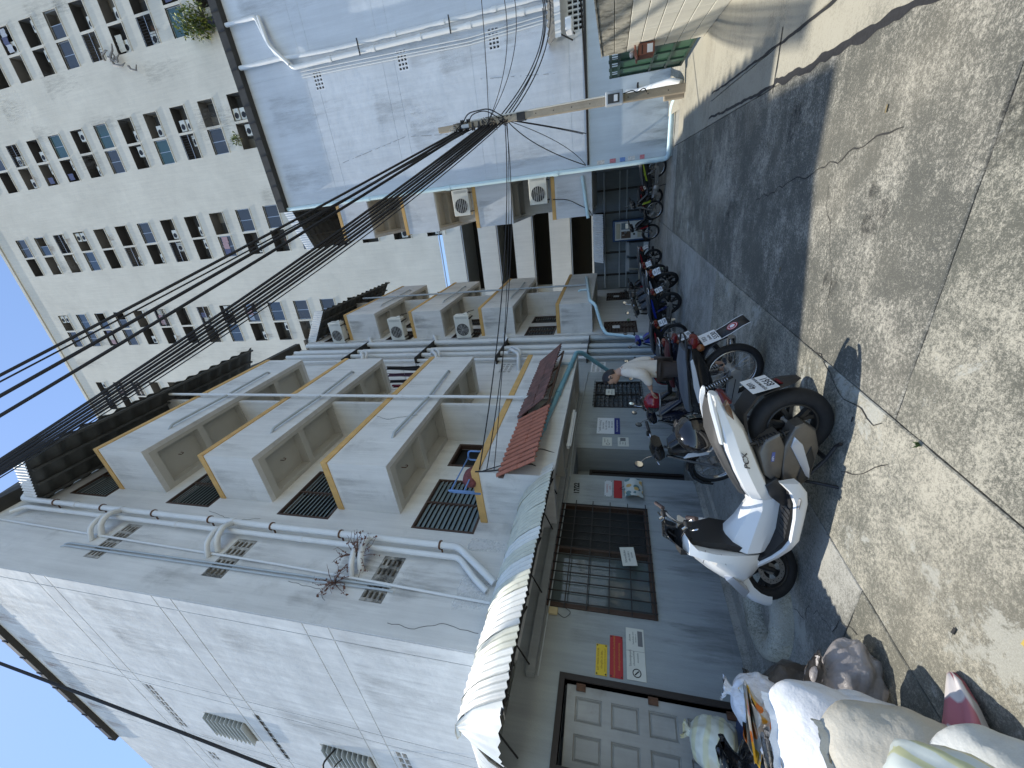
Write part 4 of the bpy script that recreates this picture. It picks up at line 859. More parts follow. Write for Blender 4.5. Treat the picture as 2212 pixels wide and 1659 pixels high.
def torus(c, R, rr, ry, n=44, m=12, ax='y'):
    mb = MB(); rows = []
    for i in range(n+1):
        a = 2*pi*i/n; rows.append([(c[0]+(R+rr*cos(2*pi*j/m))*cos(a), c[1]+ry*sin(2*pi*j/m), c[2]+(R+rr*cos(2*pi*j/m))*sin(a)) for j in range(m)])
    return mb.loft(rows, cap=False)
def secloft(secs, y0=0):
    """closed body from cross-sections x -> [(z, half width)...] bottom to top"""
    return MB().loft([[(x, y0+h, z) for z, h in s_]+[(x, y0-h, z) for z, h in reversed(s_)] for x, s_ in secs])
def sideplate(poly, y0, y1, inset=.012):
    """panel drawn in side view, its outer face (y1) a little smaller so that the rim is rounded"""
    cx = sum(p[0] for p in poly)/len(poly); cz = sum(p[1] for p in poly)/len(poly)
    def sc(k): return [(cx+(p[0]-cx)*k, cz+(p[1]-cz)*k) for p in poly]
    ext = max(abs(p[0]-cx)+abs(p[1]-cz) for p in poly); k = 1-inset/ext*1.4
    s_ = 1 if y1 > y0 else -1
    rings = [[(a, y0, b_) for a, b_ in sc(1)], [(a, y1-s_*inset*.7, b_) for a, b_ in sc(1)], [(a, y1-s_*inset*.2, b_) for a, b_ in sc((1+k)/2+.002)], [(a, y1, b_) for a, b_ in sc(k)]]
    return MB().loft(rings)
def wheel(par, x, z, R, wd, kind, turn=0, disc=False):
    t = P('wheel', torus((x, 0, z), R-wd*.46, wd*.46, wd*.5, 48, 12), rub, par, smooth=True)
    ri = R-wd*.9
    P('rim', torus((x, 0, z), ri, .014, wd*.36, 40, 8), chrome if kind == 'spoke' else alloyd, t, smooth=True)
    P('hub', MB().cyl((x, -.05, z), (x, .05, z), .045 if kind != 'spoke' else .055, 18).cyl((x, -.075, z), (x, .075, z), .014, 10), alloy, t, smooth=40)
    if kind == 'spoke':
        sp = MB()
        for k in range(36):
            a = 2*pi*k/36; b_ = a+(.5 if k % 2 else -.5); s_ = 1 if (k//2) % 2 else -1
            sp.cyl((x+.05*cos(b_), s_*.03, z+.05*sin(b_)), (x+ri*cos(a), s_*.006, z+ri*sin(a)), .0018, 4)
        P('spokes', sp, chrome, t)
    else:
        for k in range(5):
            a = 2*pi*k/5+.3; mb = MB()
            for da in (-.22, .22): mb.loft([[(x+r_*cos(a+q*da)-s1*.014*sin(a), y_, z+r_*sin(a+q*da)+s1*.014*cos(a)) for s1, y_ in ((-1, -.018), (1, -.018), (1, .022), (-1, .022))] for r_, q in ((.035, .2), (ri*.55, .55), (ri*.995, 1))])
            P('spoke', mb, alloyd, t)
    if disc:
        d = MB(); n = 40
        d.loft([[(x+r_*cos(2*pi*j/n), y_, z+r_*sin(2*pi*j/n)) for j in range(n)] for r_, y_ in ((.075, .058), (.115, .058), (.115, .062), (.075, .062), (.075, .058))], cap=False); P('brake_disc', d, alloy, t, smooth=30)
        h = MB()
        for k in range(24): a = 2*pi*k/24; h.cyl((x+(.09+.012*(k % 2))*cos(a), .0625, z+(.09+.012*(k % 2))*sin(a)), (x+(.09+.012*(k % 2))*cos(a), .0635, z+(.09+.012*(k % 2))*sin(a)), .004, 6)
        P('disc_holes', h, dark, t)
    return t
def spring(par, a, b_, r=.026, n=9, m=None, m2=None):
    a, b_ = V(a), V(b_); t = P('shock_absorber', MB().cyl(a, b_, r*.45, 10), m2 or alloyd, par, smooth=40)
    u = (b_-a).normalized(); e1 = u.orthogonal().normalized(); e2 = u.cross(e1); N_ = n*12
    P('spring', MB().tube([a.lerp(b_, .15+.7*i/N_)+(e1*cos(2*pi*i/12)+e2*sin(2*pi*i/12))*r for i in range(N_+1)], .005, 5), m or alloyd, t, smooth=True); return t
def plate(par, c, right, up, lines, w_=.22, h=.17, name='number_plate'):
    c, r, u = V(c), V(right).normalized(), V(up).normalized(); n = r.cross(u)
    q = [c+r*sx*w_/2+u*sy*h/2 for sx, sy in ((-1, -1), (1, -1), (1, 1), (-1, 1))]
    p = P(name, MB().loft([[v_-n*.004 for v_ in q], q]), plw, par)
    zs = (.26, -.03, -.36); sz = (.32, .17, .36)
    for tx, z, s_ in zip(lines, zs, sz): text('lettering', tx, h*s_*1.15, c+u*(z*h-.25*s_*h)+n*.001, r, u, ink, p, 'CENTER', bold=.0006 if s_ > .2 else 0)
    return p
def handlebar(par, x, z, hw, rise=.05, back=.1, m=None, grip=None, mirrors=(), mz=.2):
    t = P('handlebar', MB().tube(rpath([(x-back, -hw, z), (x-back*.3, -hw*.45, z-.01), (x, -.05, z-rise), (x, .05, z-rise), (x-back*.3, hw*.45, z-.01), (x-back, hw, z)], .06), .011, 8), m or chrome, par, smooth=True)
    for s_ in (-1, 1):
        P('grip', MB().cyl((x-back*.8, s_*(hw-.13), z), (x-back, s_*(hw+.01), z), .017, 12), grip or blkp, t, smooth=40)
        P('lever', MB().tube([(x-back*.3+.03, s_*hw*.5, z), (x-back*.5+.06, s_*hw*.75, z), (x-back*.7+.05, s_*hw, z-.005)], .006, 6), chrome, t, smooth=True)
        P('switch_box', MB().cbox(x-back*.6, x-back*.6+.05, min(s_*hw*.52, s_*hw*.66), max(s_*hw*.52, s_*hw*.66), z-.025, z+.025, .006), blkp, t)
        if s_ in mirrors:
            e = (x-back*.2, s_*(hw*.95), z+mz); P('mirror', MB().lathe([(.001, -.008), (.04, -.008), (.05, 0), (.045, .012), (.001, .018)], e, (1, 0, .1), 18), blkp, t, smooth=True); P('mirror_stalk', MB().tube(rpath([(x-back*.4, s_*hw*.6, z), (x-back*.2, s_*hw*.65, z+mz*.6), e], .05), .005, 6), chrome, t, smooth=True)
            P('mirror_glass', MB().lathe([(.001, 0), (.042, 0), (.042, .001)], (e[0]-.009, e[1], e[2]), (-1, 0, -.1), 18), M('mirror', (.6, .62, .64), .03, metal=1), t)
    return t
# ---- the white maxi-scooter
wht = M('scooter_white', (.74, .745, .73), .28, coat=.5, var=.015, vs=3)
SC = thing('scooter', (-1.70, 2.81, 0), 'white maxi-scooter with black floorboards, parked nearest the camera', 'scooter', rot=(radians(-6.5), 0, atan2(-.088, -.996)))
wheel(SC, 0, .275, .275, .125, 'alloy'); fwh = wheel(SC, 1.345, .262, .262, .105, 'alloy', disc=True)
P('side_cowl', secloft([(-.26, [(.79, .02), (.80, .045), (.815, .052), (.83, .05), (.84, .03)]), (-.18, [(.72, .05), (.745, .10), (.785, .125), (.82, .12), (.835, .08)]), (-.03, [(.62, .08), (.65, .15), (.725, .185), (.785, .175), (.805, .12)]), (.12, [(.555, .10), (.59, .18), (.675, .21), (.745, .195), (.765, .13)]), (.28, [(.485, .10), (.52, .185), (.605, .215), (.68, .195), (.70, .13)]), (.44, [(.40, .10), (.44, .175), (.525, .20), (.60, .175), (.62, .11)]), (.56, [(.34, .09), (.38, .135), (.45, .15), (.52, .125), (.54, .08)])]), wht, SC, smooth=26, bevel=.005)
st = P('seat', secloft([(-.22, [(.82, .05), (.838, .075), (.852, .065), (.858, .03)]), (-.1, [(.79, .10), (.82, .125), (.845, .11), (.852, .05)]), (.08, [(.755, .13), (.79, .155), (.815, .135), (.822, .06)]), (.22, [(.70, .14), (.73, .168), (.755, .145), (.762, .07)]), (.40, [(.61, .12), (.64, .155), (.665, .13), (.672, .06)]), (.54, [(.53, .08), (.56, .105), (.585, .085), (.59, .04)])]), M('seat_grey', (.055, .054, .052), .55, bump=.0006, bs=250), SC, smooth=45)
for s_ in (1, -1): P('grab_rail', MB().loft([[(x, s_*(yc+a_*.016), z+b_*h_) for a_, b_ in ((-1, -1), (1, -1), (1.2, 0), (.6, 1), (-.6, 1))] for x, yc, z, h_ in ((.06, .165, .79, .012), (-.06, .155, .822, .016), (-.17, .12, .848, .018), (-.25, .085, .862, .014), (-.29, .06, .866, .006))]), wht, SC, smooth=40)
P('tail_light', secloft([(-.275, [(.75, .02), (.765, .045), (.785, .04), (.795, .02)]), (-.21, [(.70, .04), (.72, .085), (.755, .098), (.785, .085)])]), M('lamp_wine', (.10, .015, .015), .15, coat=.5), SC, smooth=40)
P('turn_signal', sideplate([(-.25, .765), (-.19, .735), (-.08, .70), (-.10, .735), (-.21, .785)], .10, .132, .006), M('lamp_smoke', (.12, .06, .03), .1, coat=.5), SC, smooth=40)
P('tunnel', secloft([(.52, [(.27, .09), (.35, .115), (.44, .11), (.50, .07), (.53, .02)]), (.68, [(.27, .09), (.35, .115), (.42, .11), (.47, .06), (.49, .012)]), (.86, [(.28, .10), (.37, .13), (.46, .13), (.54, .075), (.565, .015)]), (1.04, [(.30, .11), (.42, .17), (.52, .185), (.62, .12), (.655, .03)])]), wht, SC, smooth=20, bevel=.004)
def tap(x): return .235 if x < .85 else .235-.12*((x-.85)/.43)**1.1
P('floorboard', MB().loft([[(x, y_, z) for y_, z in ((-tap(x), zb), (-tap(x), zt), (-.09, zt), (.09, zt), (tap(x), zt), (tap(x), zb))] for x, zb, zt in ((.42, .27, .335), (.55, .235, .302), (.85, .235, .305), (.97, .26, .345), (1.07, .30, .40), (1.17, .37, .48))]), blkp, SC, smooth=30)
for k in range(7): P('foot_rib', MB().box(.58+k*.045, .595+k*.045, .14, .23, .301, .307), blkp, SC)
for s_ in (-1, 1):
    sk = [(.34, .28, .41), (.42, .22, .335), (.52, .20, .292), (.65, .20, .278), (.85, .205, .276), (.95, .228, .296), (1.05, .28, .345), (1.15, .358, .42), (1.25, .445, .492), (1.30, .488, .503)]
    P('lower_skirt', MB().loft([[(x, s_*(tap(x)-.05), zb+.01), (x, s_*(tap(x)+.004), zb), (x, s_*(tap(x)+.018), zb+.018), (x, s_*(tap(x)+.016), zt-.012), (x, s_*tap(x), zt), (x, s_*(tap(x)-.02), zt-.004)] for x, zb, zt in sk]), wht, SC, smooth=50)
    P('rear_side_panel', sideplate([(.34, .40), (.42, .30), (.56, .28), (.58, .33), (.50, .42), (.40, .47)], s_*.12, s_*.19, .01), blkp, SC, smooth=40)
fs_ = []
for z, nose, hw, back in ((.34, 1.30, .10, 1.10), (.43, 1.44, .165, 1.07), (.515, 1.485, .20, 1.05), (.62, 1.43, .225, 1.03), (.75, 1.33, .225, 1.02), (.86, 1.23, .20, 1.01), (.94, 1.15, .165, 1.01), (.975, 1.10, .10, 1.02)):
    ring = [(nose, .0), (nose-.02, hw*.28), (nose-.10, hw*.72), (nose-.2, hw*.98), (back+.06, hw*1.06), (back, hw*.96), (back+.015, hw*.7), (back+.04, 0)]
    fs_.append([(a, b_, z) for a, b_ in ring]+[(a, -b_, z) for a, b_ in reversed(ring[1:-1])])
P('leg_shield', MB().loft(fs_), wht, SC, smooth=28, bevel=.006)
for s_ in (1, -1): P('panel_gap', MB().tube([(nz_, s_*hw_, z_) for nz_, hw_, z_ in ((1.005, .188, .83), (1.07, .205, .835), (1.13, .193, .84))], .0022, 4).tube([(1.02, s_*.212, .72), (1.09, s_*.238, .69), (1.14, s_*.224, .66)], .0022, 4), blkp, SC)
P('inner_panel', MB().loft([[(x, y_, z) for y_ in (-w_, -w_*.6, w_*.6, w_)]+[(x+.06, y_, z) for y_ in (w_, -w_)] for x, z, w_ in ((1.05, .40, .13), (1.0, .56, .155), (.965, .70, .15), (.985, .84, .12), (1.0, .93, .09))]), blkp, SC, smooth=40)
for s_ in (-1, 1): P('headlight', sideplate([(1.47, .50), (1.40, .47), (1.24, .62), (1.28, .66)], s_*.12, s_*.215, .01), lens, SC, smooth=40)
P('windscreen', MB().loft([[(x-abs(t)*.10*k_, t*w_, z) for t in (-1, -.6, 0, .6, 1)] for x, z, w_, k_ in ((1.20, .90, .17, 1), (1.13, .99, .165, 1), (1.07, 1.07, .13, 1), (1.04, 1.11, .06, 1))], cap=False, closed=False), glsb, SC, smooth=True).modifiers.new('s', 'SOLIDIFY').thickness = .006
P('dash', MB().loft([[(x, t*w_, z+.02*(1-t*t)) for t in (-1, -.4, .4, 1)]+[(x, t*w_, z-.05) for t in (1, -1)] for x, z, w_ in ((.98, .95, .08), (1.05, .985, .10), (1.12, .99, .12))]), blkp, SC, smooth=40)
hb = handlebar(SC, .91, 1.0, .335, .02, .10, grip=M('grip_pinkish', (.05, .035, .035), .6))
P('mirror_mount', MB().tube([(.90, .2, 1.01), (.92, .2, 1.05)], .012, 8).tube([(.90, -.2, 1.01), (.92, -.2, 1.05)], .012, 8), chrome, hb)
P('brake_hose', MB().tube(rpath([(.9, .2, 1.0), (1.0, .12, 1.03), (1.05, .02, .98)], .05), .006, 6).tube(rpath([(.9, -.2, 1.0), (1.0, -.1, 1.04), (1.05, -.02, .98)], .05), .006, 6), blkp, hb, smooth=True)
P('front_fender', MB().loft([[(1.345+(.285+dr)*cos(radians(a)), t*.062, .262+(.285+dr)*sin(radians(a))) for t, dr in ((-1, -.07), (-.95, -.02), (-.5, .012), (0, .018), (.5, .012), (.95, -.02), (1, -.07))] for a in (8, 18, 35, 55, 75, 95, 115, 130)], cap=False, closed=False), wht, SC, smooth=50)
for s_ in (-1, 1): P('fork', MB().cyl((1.345, s_*.085, .262), (1.2, s_*.085, .62), .022, 12), alloyd, SC, smooth=40)
P('brake_caliper', MB().cbox(1.26, 1.33, .06, .10, .30, .37, .01), alloyd, SC)
stm = Matrix.Translation((1.30, 0, .35)) @ Matrix.Rotation(radians(31), 4, V((-.45, 0, .89))) @ Matrix.Translation((-1.30, 0, -.35))
for o in SC.children:
    if o.name.split('.')[0] in ('handlebar', 'front_fender', 'fork', 'brake_caliper') or o is fwh: o.matrix_local = stm
sw_ = P('engine', sideplate([(-.05, .32), (-.075, .265), (-.03, .19), (.12, .145), (.36, .165), (.47, .24), (.46, .33), (.28, .36), (.1, .37)], .05, .155, .018), casem, SC, smooth=40)
P('case_flash', sideplate([(.02, .32), (.10, .33), (.34, .20), (.36, .175), (.28, .185), (.08, .26)], .155, .163, .006), silv, sw_, smooth=40)
P('case_trim', sideplate([(.10, .20), (.20, .165), (.36, .18), (.42, .235), (.36, .255), (.22, .235)], .155, .161, .006), M('case_black', (.035, .033, .03), .5), sw_, smooth=40)
ab = P('air_box', sideplate([(.0, .41), (.05, .50), (.14, .53), (.33, .47), (.40, .40), (.36, .36), (.1, .365)], .04, .16, .02), casem, SC, smooth=40)
P('badge', MB().box(.14, .215, .1605, .163, .425, .445), M('badge_blue', (.10, .12, .30), .4), ab)
text('lettering', 'eSP+', .02, (.209, .1635, .429), (-1, 0, 0), (0, 0, 1), inkw, ab, ext=.0004)
text('model_emblem', 'PCX', .05, (.24, .2165, .60), (-1, 0, .28), (.28, 0, 1), M('emblem_grey', (.12, .12, .12), .3, metal=.5), SC, ext=.004, shear=.35, sx=1.4)
P('engine_block', MB().cbox(.2, .52, -.09, .049, .17, .36, .02), casem, SC)
spring(SC, (.0, .115, .33), (.10, .13, .60)); spring(SC, (.0, -.115, .33), (.10, -.13, .60))
P('rear_fender', MB().loft([[(x, t*w_, z) for t in (-1, -.3, .3, 1)]+[(x, t*w_, z-.02) for t in (1, -1)] for x, z, w_ in ((.05, .60, .08), (-.12, .63, .085), (-.26, .56, .09), (-.30, .46, .088), (-.34, .35, .075), (-.36, .29, .035))]), blkp, SC, smooth=40)
plate(SC, (-.315, 0, .52), (0, -1, 0), (.30, 0, 1), ('4ขก', 'กรุงเทพมหานคร', '8561'), .22, .17)
P('reflector', MB().box(-.335, -.328, -.04, .04, .385, .41), redl, SC)
P('exhaust', MB().tube([(.45, -.12, .20), (.3, -.14, .22), (.1, -.15, .27), (-.22, -.16, .36)], [.02, .025, .05, .055], 14), blkp, SC, smooth=40)
P('side_stand', MB().tube([(.42, .10, .17), (.40, .17, .09), (.38, .255, .0)], .012, 8).box(.33, .42, .235, .29, -.035, -.02), blkp, SC)
P('centre_stand', MB().tube([(.34, .13, .16), (.22, .14, .085), (.10, .16, .05), (.06, .20, .05)], .012, 8).tube([(.34, -.13, .16), (.2, -.14, .08), (.12, -.14, .07)], .012, 8).box(.20, .23, -.14, .14, .07, .085), blkp, SC)
P('footpeg', MB().cbox(.46, .55, .19, .27, .26, .275, .006), alloy, SC); P('footpeg_hinge', MB().cbox(.44, .50, .16, .20, .25, .30, .008), chrome, SC)
# ---- underbone motorcycles parked in the row
def cub(loc, heading, lean, label, body, seat, accent, kind='spoke', lines=None, mirrors=(1, -1), steer=0, grp='motorcycles parked along the left side', name='motorcycle', case=None, fairing=None, flap=False, basket=False, lever=True):
    t = thing(name, loc, label, 'motorcycle', grp, rot=(radians(lean), 0, heading))
    case = case or alloy
    wheel(t, 0, .285, .285, .075, kind); wheel(t, 1.21, .285, .285, .07, kind, disc=(kind == 'alloy'))
    P('chain_case', sideplate([(-.07, .30), (-.05, .24), (.02, .225), (.42, .25), (.44, .33), (.03, .345), (-.05, .335)], .07, .105, .012), case, t, smooth=40)
    P('case_rib', MB().box(.04, .38, .105, .108, .28, .286), blkp, t)
    P('swingarm', MB().box(0, .45, -.09, -.06, .265, .31), blkp, t)
    for s_ in (1, -1): spring(t, (.0, s_*.12, .32), (.13, s_*.13, .60), m=chrome if kind == 'spoke' else accent)
    P('rear_body', secloft([(-.34, [(.66, .03), (.68, .06), (.71, .06), (.73, .03)]), (-.2, [(.58, .07), (.62, .105), (.70, .11), (.74, .08)]), (.05, [(.48, .08), (.53, .115), (.64, .12), (.71, .08)]), (.3, [(.42, .07), (.47, .10), (.58, .11), (.66, .07)]), (.5, [(.38, .05), (.42, .07), (.5, .075), (.57, .05)])]), body, t, smooth=40)
    P('side_stripe', sideplate([(-.22, .70), (-.1, .66), (.12, .60), (.30, .55), (.28, .60), (.1, .66), (-.2, .72)], .112, .123, .005), accent, t, smooth=40)
    P('seat', secloft([(-.3, [(.735, .06), (.755, .09), (.775, .08), (.782, .03)]), (-.1, [(.72, .10), (.745, .125), (.775, .11), (.785, .04)]), (.12, [(.69, .11), (.715, .13), (.74, .115), (.748, .05)]), (.28, [(.665, .10), (.69, .115), (.715, .10), (.722, .04)]), (.42, [(.62, .06), (.65, .08), (.675, .06), (.68, .02)])]), seat, t, smooth=50)
    P('tail_light', secloft([(-.40, [(.645, .03), (.66, .055), (.69, .055), (.705, .03)]), (-.31, [(.62, .05), (.65, .075), (.70, .075), (.72, .04)])]), redl, t, smooth=40)
    for s_ in (1, -1): P('turn_signal', MB().lathe([(.006, 0), (.02, .03), (.035, .05), (.03, .075), (.005, .085)], (-.33, s_*.05, .64), (0, s_, 0), 12), amb, t, smooth=True)
    P('grab_rail', MB().tube(rpath([(.02, .13, .70), (-.2, .125, .755), (-.42, .08, .77), (-.44, 0, .77), (-.42, -.08, .77), (-.2, -.125, .755), (.02, -.13, .70)], .06), .009, 8).tube([(-.22, .12, .757), (-.22, -.12, .757)], .007, 6).tube([(-.33, .1, .765), (-.33, -.1, .765)], .007, 6), blkp if kind == 'spoke' else chrome, t, smooth=True)
    P('rear_fender', MB().loft([[(x, tt*w_, z-.02*abs(tt)) for tt in (-1, -.5, 0, .5, 1)] for x, z, w_ in ((.12, .52, .06), (-.02, .595, .06), (-.16, .61, .062), (-.28, .57, .065), (-.36, .50, .07), (-.40, .42, .075))], cap=False, closed=False), blkp, t, smooth=True).modifiers.new('s', 'SOLIDIFY').thickness = .004
    if lines: plate(t, (-.375, 0, .535), (0, -1, 0), (.42, 0, 1), lines, .2, .155)
    else: plate(t, (-.375, 0, .535), (0, -1, 0), (.42, 0, 1), ('2กข', 'กรุงเทพมหานคร', '%d' % random.randint(1000, 9999)), .2, .155)
    if flap:
        f = P('mud_flap', MB().loft([[(x, tt*.085, z) for tt in (-1, 0, 1)] for x, z in ((-.395, .455), (-.44, .38), (-.50, .30), (-.535, .235))], cap=False, closed=False), blkp, t, smooth=True); f.modifiers.new('s', 'SOLIDIFY').thickness = .003
        P('flap_edge', MB().tube([(-.398, .086, .455), (-.443, .086, .38), (-.503, .086, .30), (-.538, .086, .235)], .003, 4).tube([(-.398, -.086, .455), (-.443, -.086, .38), (-.503, -.086, .30), (-.538, -.086, .235)], .003, 4), inkw, f)
        for r_, m, d in ((.05, inkr, 0), (.042, inkw, .0006), (.036, inkr, .0012), (.022, inkw, .0018)): P('flap_emblem', MB().lathe([(r_, 0), (r_, .0004)], (-.468-.004-d, 0, .345+.003+d*.7), (-.8, 0, .6), 24), m, f)
    P('engine', MB().cbox(.44, .74, -.11, .11, .20, .36, .03).cyl((.66, 0, .30), (.84, 0, .32), .07, 14), alloy if kind == 'spoke' else casem, t, smooth=40)
    P('engine_cover', MB().lathe([(.09, 0), (.09, .02), (.07, .04), (.03, .045)], (.52, .11, .28), (0, 1, 0), 20), alloy, t, smooth=40)
    P('exhaust', MB().tube([(.8, -.05, .28), (.72, -.09, .18), (.45, -.13, .17), (.25, -.15, .2), (-.28, -.16, .27)], [.018, .018, .02, .04, .042], 12), chrome if kind == 'spoke' else blkp, t, smooth=40)
    P('frame_tube', MB().tube([(.4, 0, .52), (.7, 0, .50), (.93, 0, .78)], .045, 10), body, t, smooth=40)
    fb_ = []
    for z, nose, hw, back in ((.30, .86, .10, .80), (.42, .93, .16, .80), (.56, 1.0, .19, .82), (.70, 1.03, .18, .87), (.80, 1.04, .12, .92)):
        ring = [(nose, 0), (nose-.03, hw*.5), (nose-.10, hw), (back, hw*1.02), (back+.012, hw*.6), (back+.03, 0)]; fb_.append([(a, b_, z) for a, b_ in ring]+[(a, -b_, z) for a, b_ in reversed(ring[1:-1])])
    P('leg_shield', MB().loft(fb_), fairing or body, t, smooth=40)
    for s_ in (1, -1): P('shield_stripe', sideplate([(.90, .45), (.84, .44), (.88, .66), (.94, .70)], s_*.17, s_*.196, .006), accent, t, smooth=40)
    P('headlight_cowl', secloft([(.84, [(.90, .06), (.94, .10), (.985, .09), (1.0, .04)]), (.96, [(.86, .07), (.92, .12), (.985, .10), (1.01, .04)]), (1.05, [(.85, .05), (.90, .09), (.95, .085), (.975, .03)])]), fairing or body, t, smooth=45)
    P('headlight', MB().lathe([(.002, .035), (.04, .03), (.06, .012), (.068, 0), (.068, -.02)], (1.05, 0, .91), (1, 0, -.15), 20), lens, t, smooth=True)
    handlebar(t, .92, .985, .31, .02, .10, mirrors=mirrors)
    for s_ in (1, -1):
        P('fork', MB().cyl((1.21, s_*.075, .285), (1.0, s_*.075, .84), .018, 10), chrome if kind == 'spoke' else alloyd, t, smooth=40)
        P('footpeg', MB().cyl((.62, s_*.11, .24), (.62, s_*.24, .25), .013, 8), rub, t, smooth=40)
        P('rear_footpeg', MB().tube([(.30, s_*.10, .33), (.27, s_*.2, .30)], .012, 8), alloy, t)
    P('front_fender', MB().loft([[(1.21+(.31+dr)*cos(radians(a)), tt*.055, .285+(.31+dr)*sin(radians(a))) for tt, dr in ((-1, -.05), (-.8, -.005), (0, .01), (.8, -.005), (1, -.05))] for a in (0, 25, 50, 80, 110, 135, 155)], cap=False, closed=False), fairing or body, t, smooth=50)
    P('side_stand', MB().tube([(.5, .09, .2), (.46, .16, .1), (.43, .23, .0)], .01, 6), blkp, t)
    P('kick_lever', MB().tube(rpath([(.40, -.13, .26), (.30, -.17, .30), (.24, -.19, .38)], .04), .009, 6), chrome, t)
    return t
cnv = M('cub_navy', (.012, .014, .028), .25, coat=.5); cbk = M('cub_black', (.012, .012, .013), .25, coat=.4); crd = M('cub_red', (.22, .012, .018), .25, coat=.5); cbl = M('cub_blue', (.012, .03, .25), .25, coat=.5); cgr = M('cub_green', (.25, .32, .02), .35, coat=.3); cwt = M('cub_white', (.6, .62, .64), .3, coat=.4)
sgy = M('seat_slate', (.09, .10, .11), .55, bump=.0006, bs=250); smr = M('seat_maroon', (.085, .018, .022), .5); 
H_ = pi
cub((-1.90, 4.2, 0), H_-.10, -8, 'motorcycle with slate seat, spoked rear wheel and silver chain case, just behind the white scooter', cbk, sgy, cwt, 'spoke', ('1กว', 'ร้อยเอ็ด', '5530'), (1,), flap=True, case=M('case_silver', (.36, .37, .37), .4, metal=.6)).scale = (1.08, 1.08, 1.08)
cub((-2.42, 5.75, 0), H_-.05, -8, 'dark navy motorcycle with maroon seat beside the standing person', cnv, smr, cnv, 'spoke', None, (1, -1))
cub((-2.9, 6.9, 0), H_-.12, -8, 'black motorcycle beyond the maroon-seated one, mostly hidden', cbk, seatb, cbk, 'alloy', None, (1,))
cub((-3.02, 8.5, 0), H_-.35, -9, 'red and black motorcycle with a bare rear wheel and white plate', cbk, seatb, crd, 'spoke', None, (1, -1), fairing=crd)
cub((-2.62, 9.5, 0), H_-.25, -9, 'blue motorcycle with a bright blue front shield, in the shaded row', cbk, seatb, cbl, 'alloy', None, (1, -1), fairing=cbl)
cub((-2.25, 10.2, 0), H_-.6, -9, 'black motorcycle with alloy wheels and pale side stripes in the shaded row', cbk, seatb, cwt, 'alloy', None, (1, -1))
cub((-2.45, 11.25, 0), H_-.75, -9, 'black motorcycle with spoked wheels and red tail, farther down the shaded row', cbk, sgy, crd, 'spoke', None, (1,))
cub((-2.5, 12.6, 0), H_-.6, -9, 'dark motorcycle near the washing machines, second last in the shaded row', cbk, seatb, cwt, 'alloy', None, (1,))
cub((-2.3, 13.9, 0), H_-.3, -9, 'dark red motorcycle by the washing machines, last in the shaded row', cbk, seatb, crd, 'alloy', None, (1,))
cub((-.55, 14.5, 0), radians(155), -9, 'dark red and black motorcycle with a bright wheel rim beside the right block', cbk, seatb, crd, 'spoke', None, (1,), grp='motorcycles under the right block')
cub((.25, 13.9, 0), radians(165), -9, 'black motorcycle with lime green stripes at the gable corner', cbk, seatb, cgr, 'spoke', None, (1,), grp='motorcycles under the right block')
# helmets
def helmet(loc, rot, label, m):
    h = thing('helmet', loc, label, 'helmet', rot=rot); n = 20; rows = []
    for i in range(9):
        a = pi*.06+(pi*.62)*i/8; rows.append([(.155*sin(a)*cos(2*pi*j/n)+.01, .125*sin(a)*sin(2*pi*j/n), .14*cos(a)) for j in range(n)])
    P('shell', MB().loft(rows, cap=True), m, h, smooth=True)
    P('visor', MB().loft([[(.165*sin(a)*cos(b_)+.012, .136*sin(a)*sin(b_), .14*cos(a)) for b_ in [radians(-80+i*16) for i in range(11)]] for a in (1.0, 1.25, 1.5, 1.75, 2.0)], cap=False, closed=False), M('visor_smoke', (.03, .035, .035), .05, coat=.8), h, smooth=True)
    P('rim_band', MB().tube([(.15*cos(2*pi*j/n)*.86+.01, .125*sin(2*pi*j/n)*.9, -.085) for j in range(n)], .009, 6, closed=True), M('helmet_rim', (.45, .45, .43), .3, metal=.6), h, smooth=True)
    P('strap', MB().tube(rpath([(.02, .11, -.08), (.03, .06, -.17), (.03, -.06, -.17), (.02, -.11, -.08)], .05), .006, 6), blkp, h)
    P('vent', MB().cbox(.08, .12, -.03, .03, .112, .126, .005), blkp, h)
    return h
helmet((-2.02, 3.09, .82), (radians(12), radians(-8), radians(75)), 'glossy black helmet with a smoked visor hung on the far side of the white scooter', glsb).scale = (1.18, 1.18, 1.18)
helmet((-3.0, 5.45, .93), (0, 0, radians(180)), 'deep red helmet on the maroon-seated motorcycle', M('helmet_red', (.25, .01, .02), .12, coat=.6))
# ---------------------------------------------------------------- person
def skinned(joints, edges, lv=2):
    """surface grown round a stick figure: joints [(pos, radius)], returns verts, faces"""
    me = bpy.data.meshes.new('s'); me.from_pydata([j[0] for j in joints], edges, []); o = bpy.data.objects.new('s', me); COL.objects.link(o)
    o.modifiers.new('k', 'SKIN').use_smooth_shade = True
    for i, j in enumerate(joints):
        r = j[1]; sv = me.skin_vertices[0].data[i]; sv.radius = (r, r) if isinstance(r, (int, float)) else r; sv.use_root = (i == 0)
    o.modifiers.new('u', 'SUBSURF').levels = lv
    ev = o.evaluated_get(bpy.context.evaluated_depsgraph_get()); m2 = bpy.data.meshes.new_from_object(ev)
    vs = [tuple(v_.co) for v_ in m2.vertices]; fs = [tuple(p.vertices) for p in m2.polygons]; bpy.data.objects.remove(o); bpy.data.meshes.remove(me); bpy.data.meshes.remove(m2)
    return vs, fs
PR = thing('person', (-2.36, 5.22, 0), 'person in a loose beige long-sleeved shirt and dark trousers, head bowed, standing among the motorcycles', 'person', rot=(0, 0, radians(198)), scale=(1.04, 1.04, 1.04))
skinm = M('skin', (.42, .25, .17), .55, sub=.1); hairm = M('hair_black', (.012, .010, .010), .5, bump=.002, bs=150)
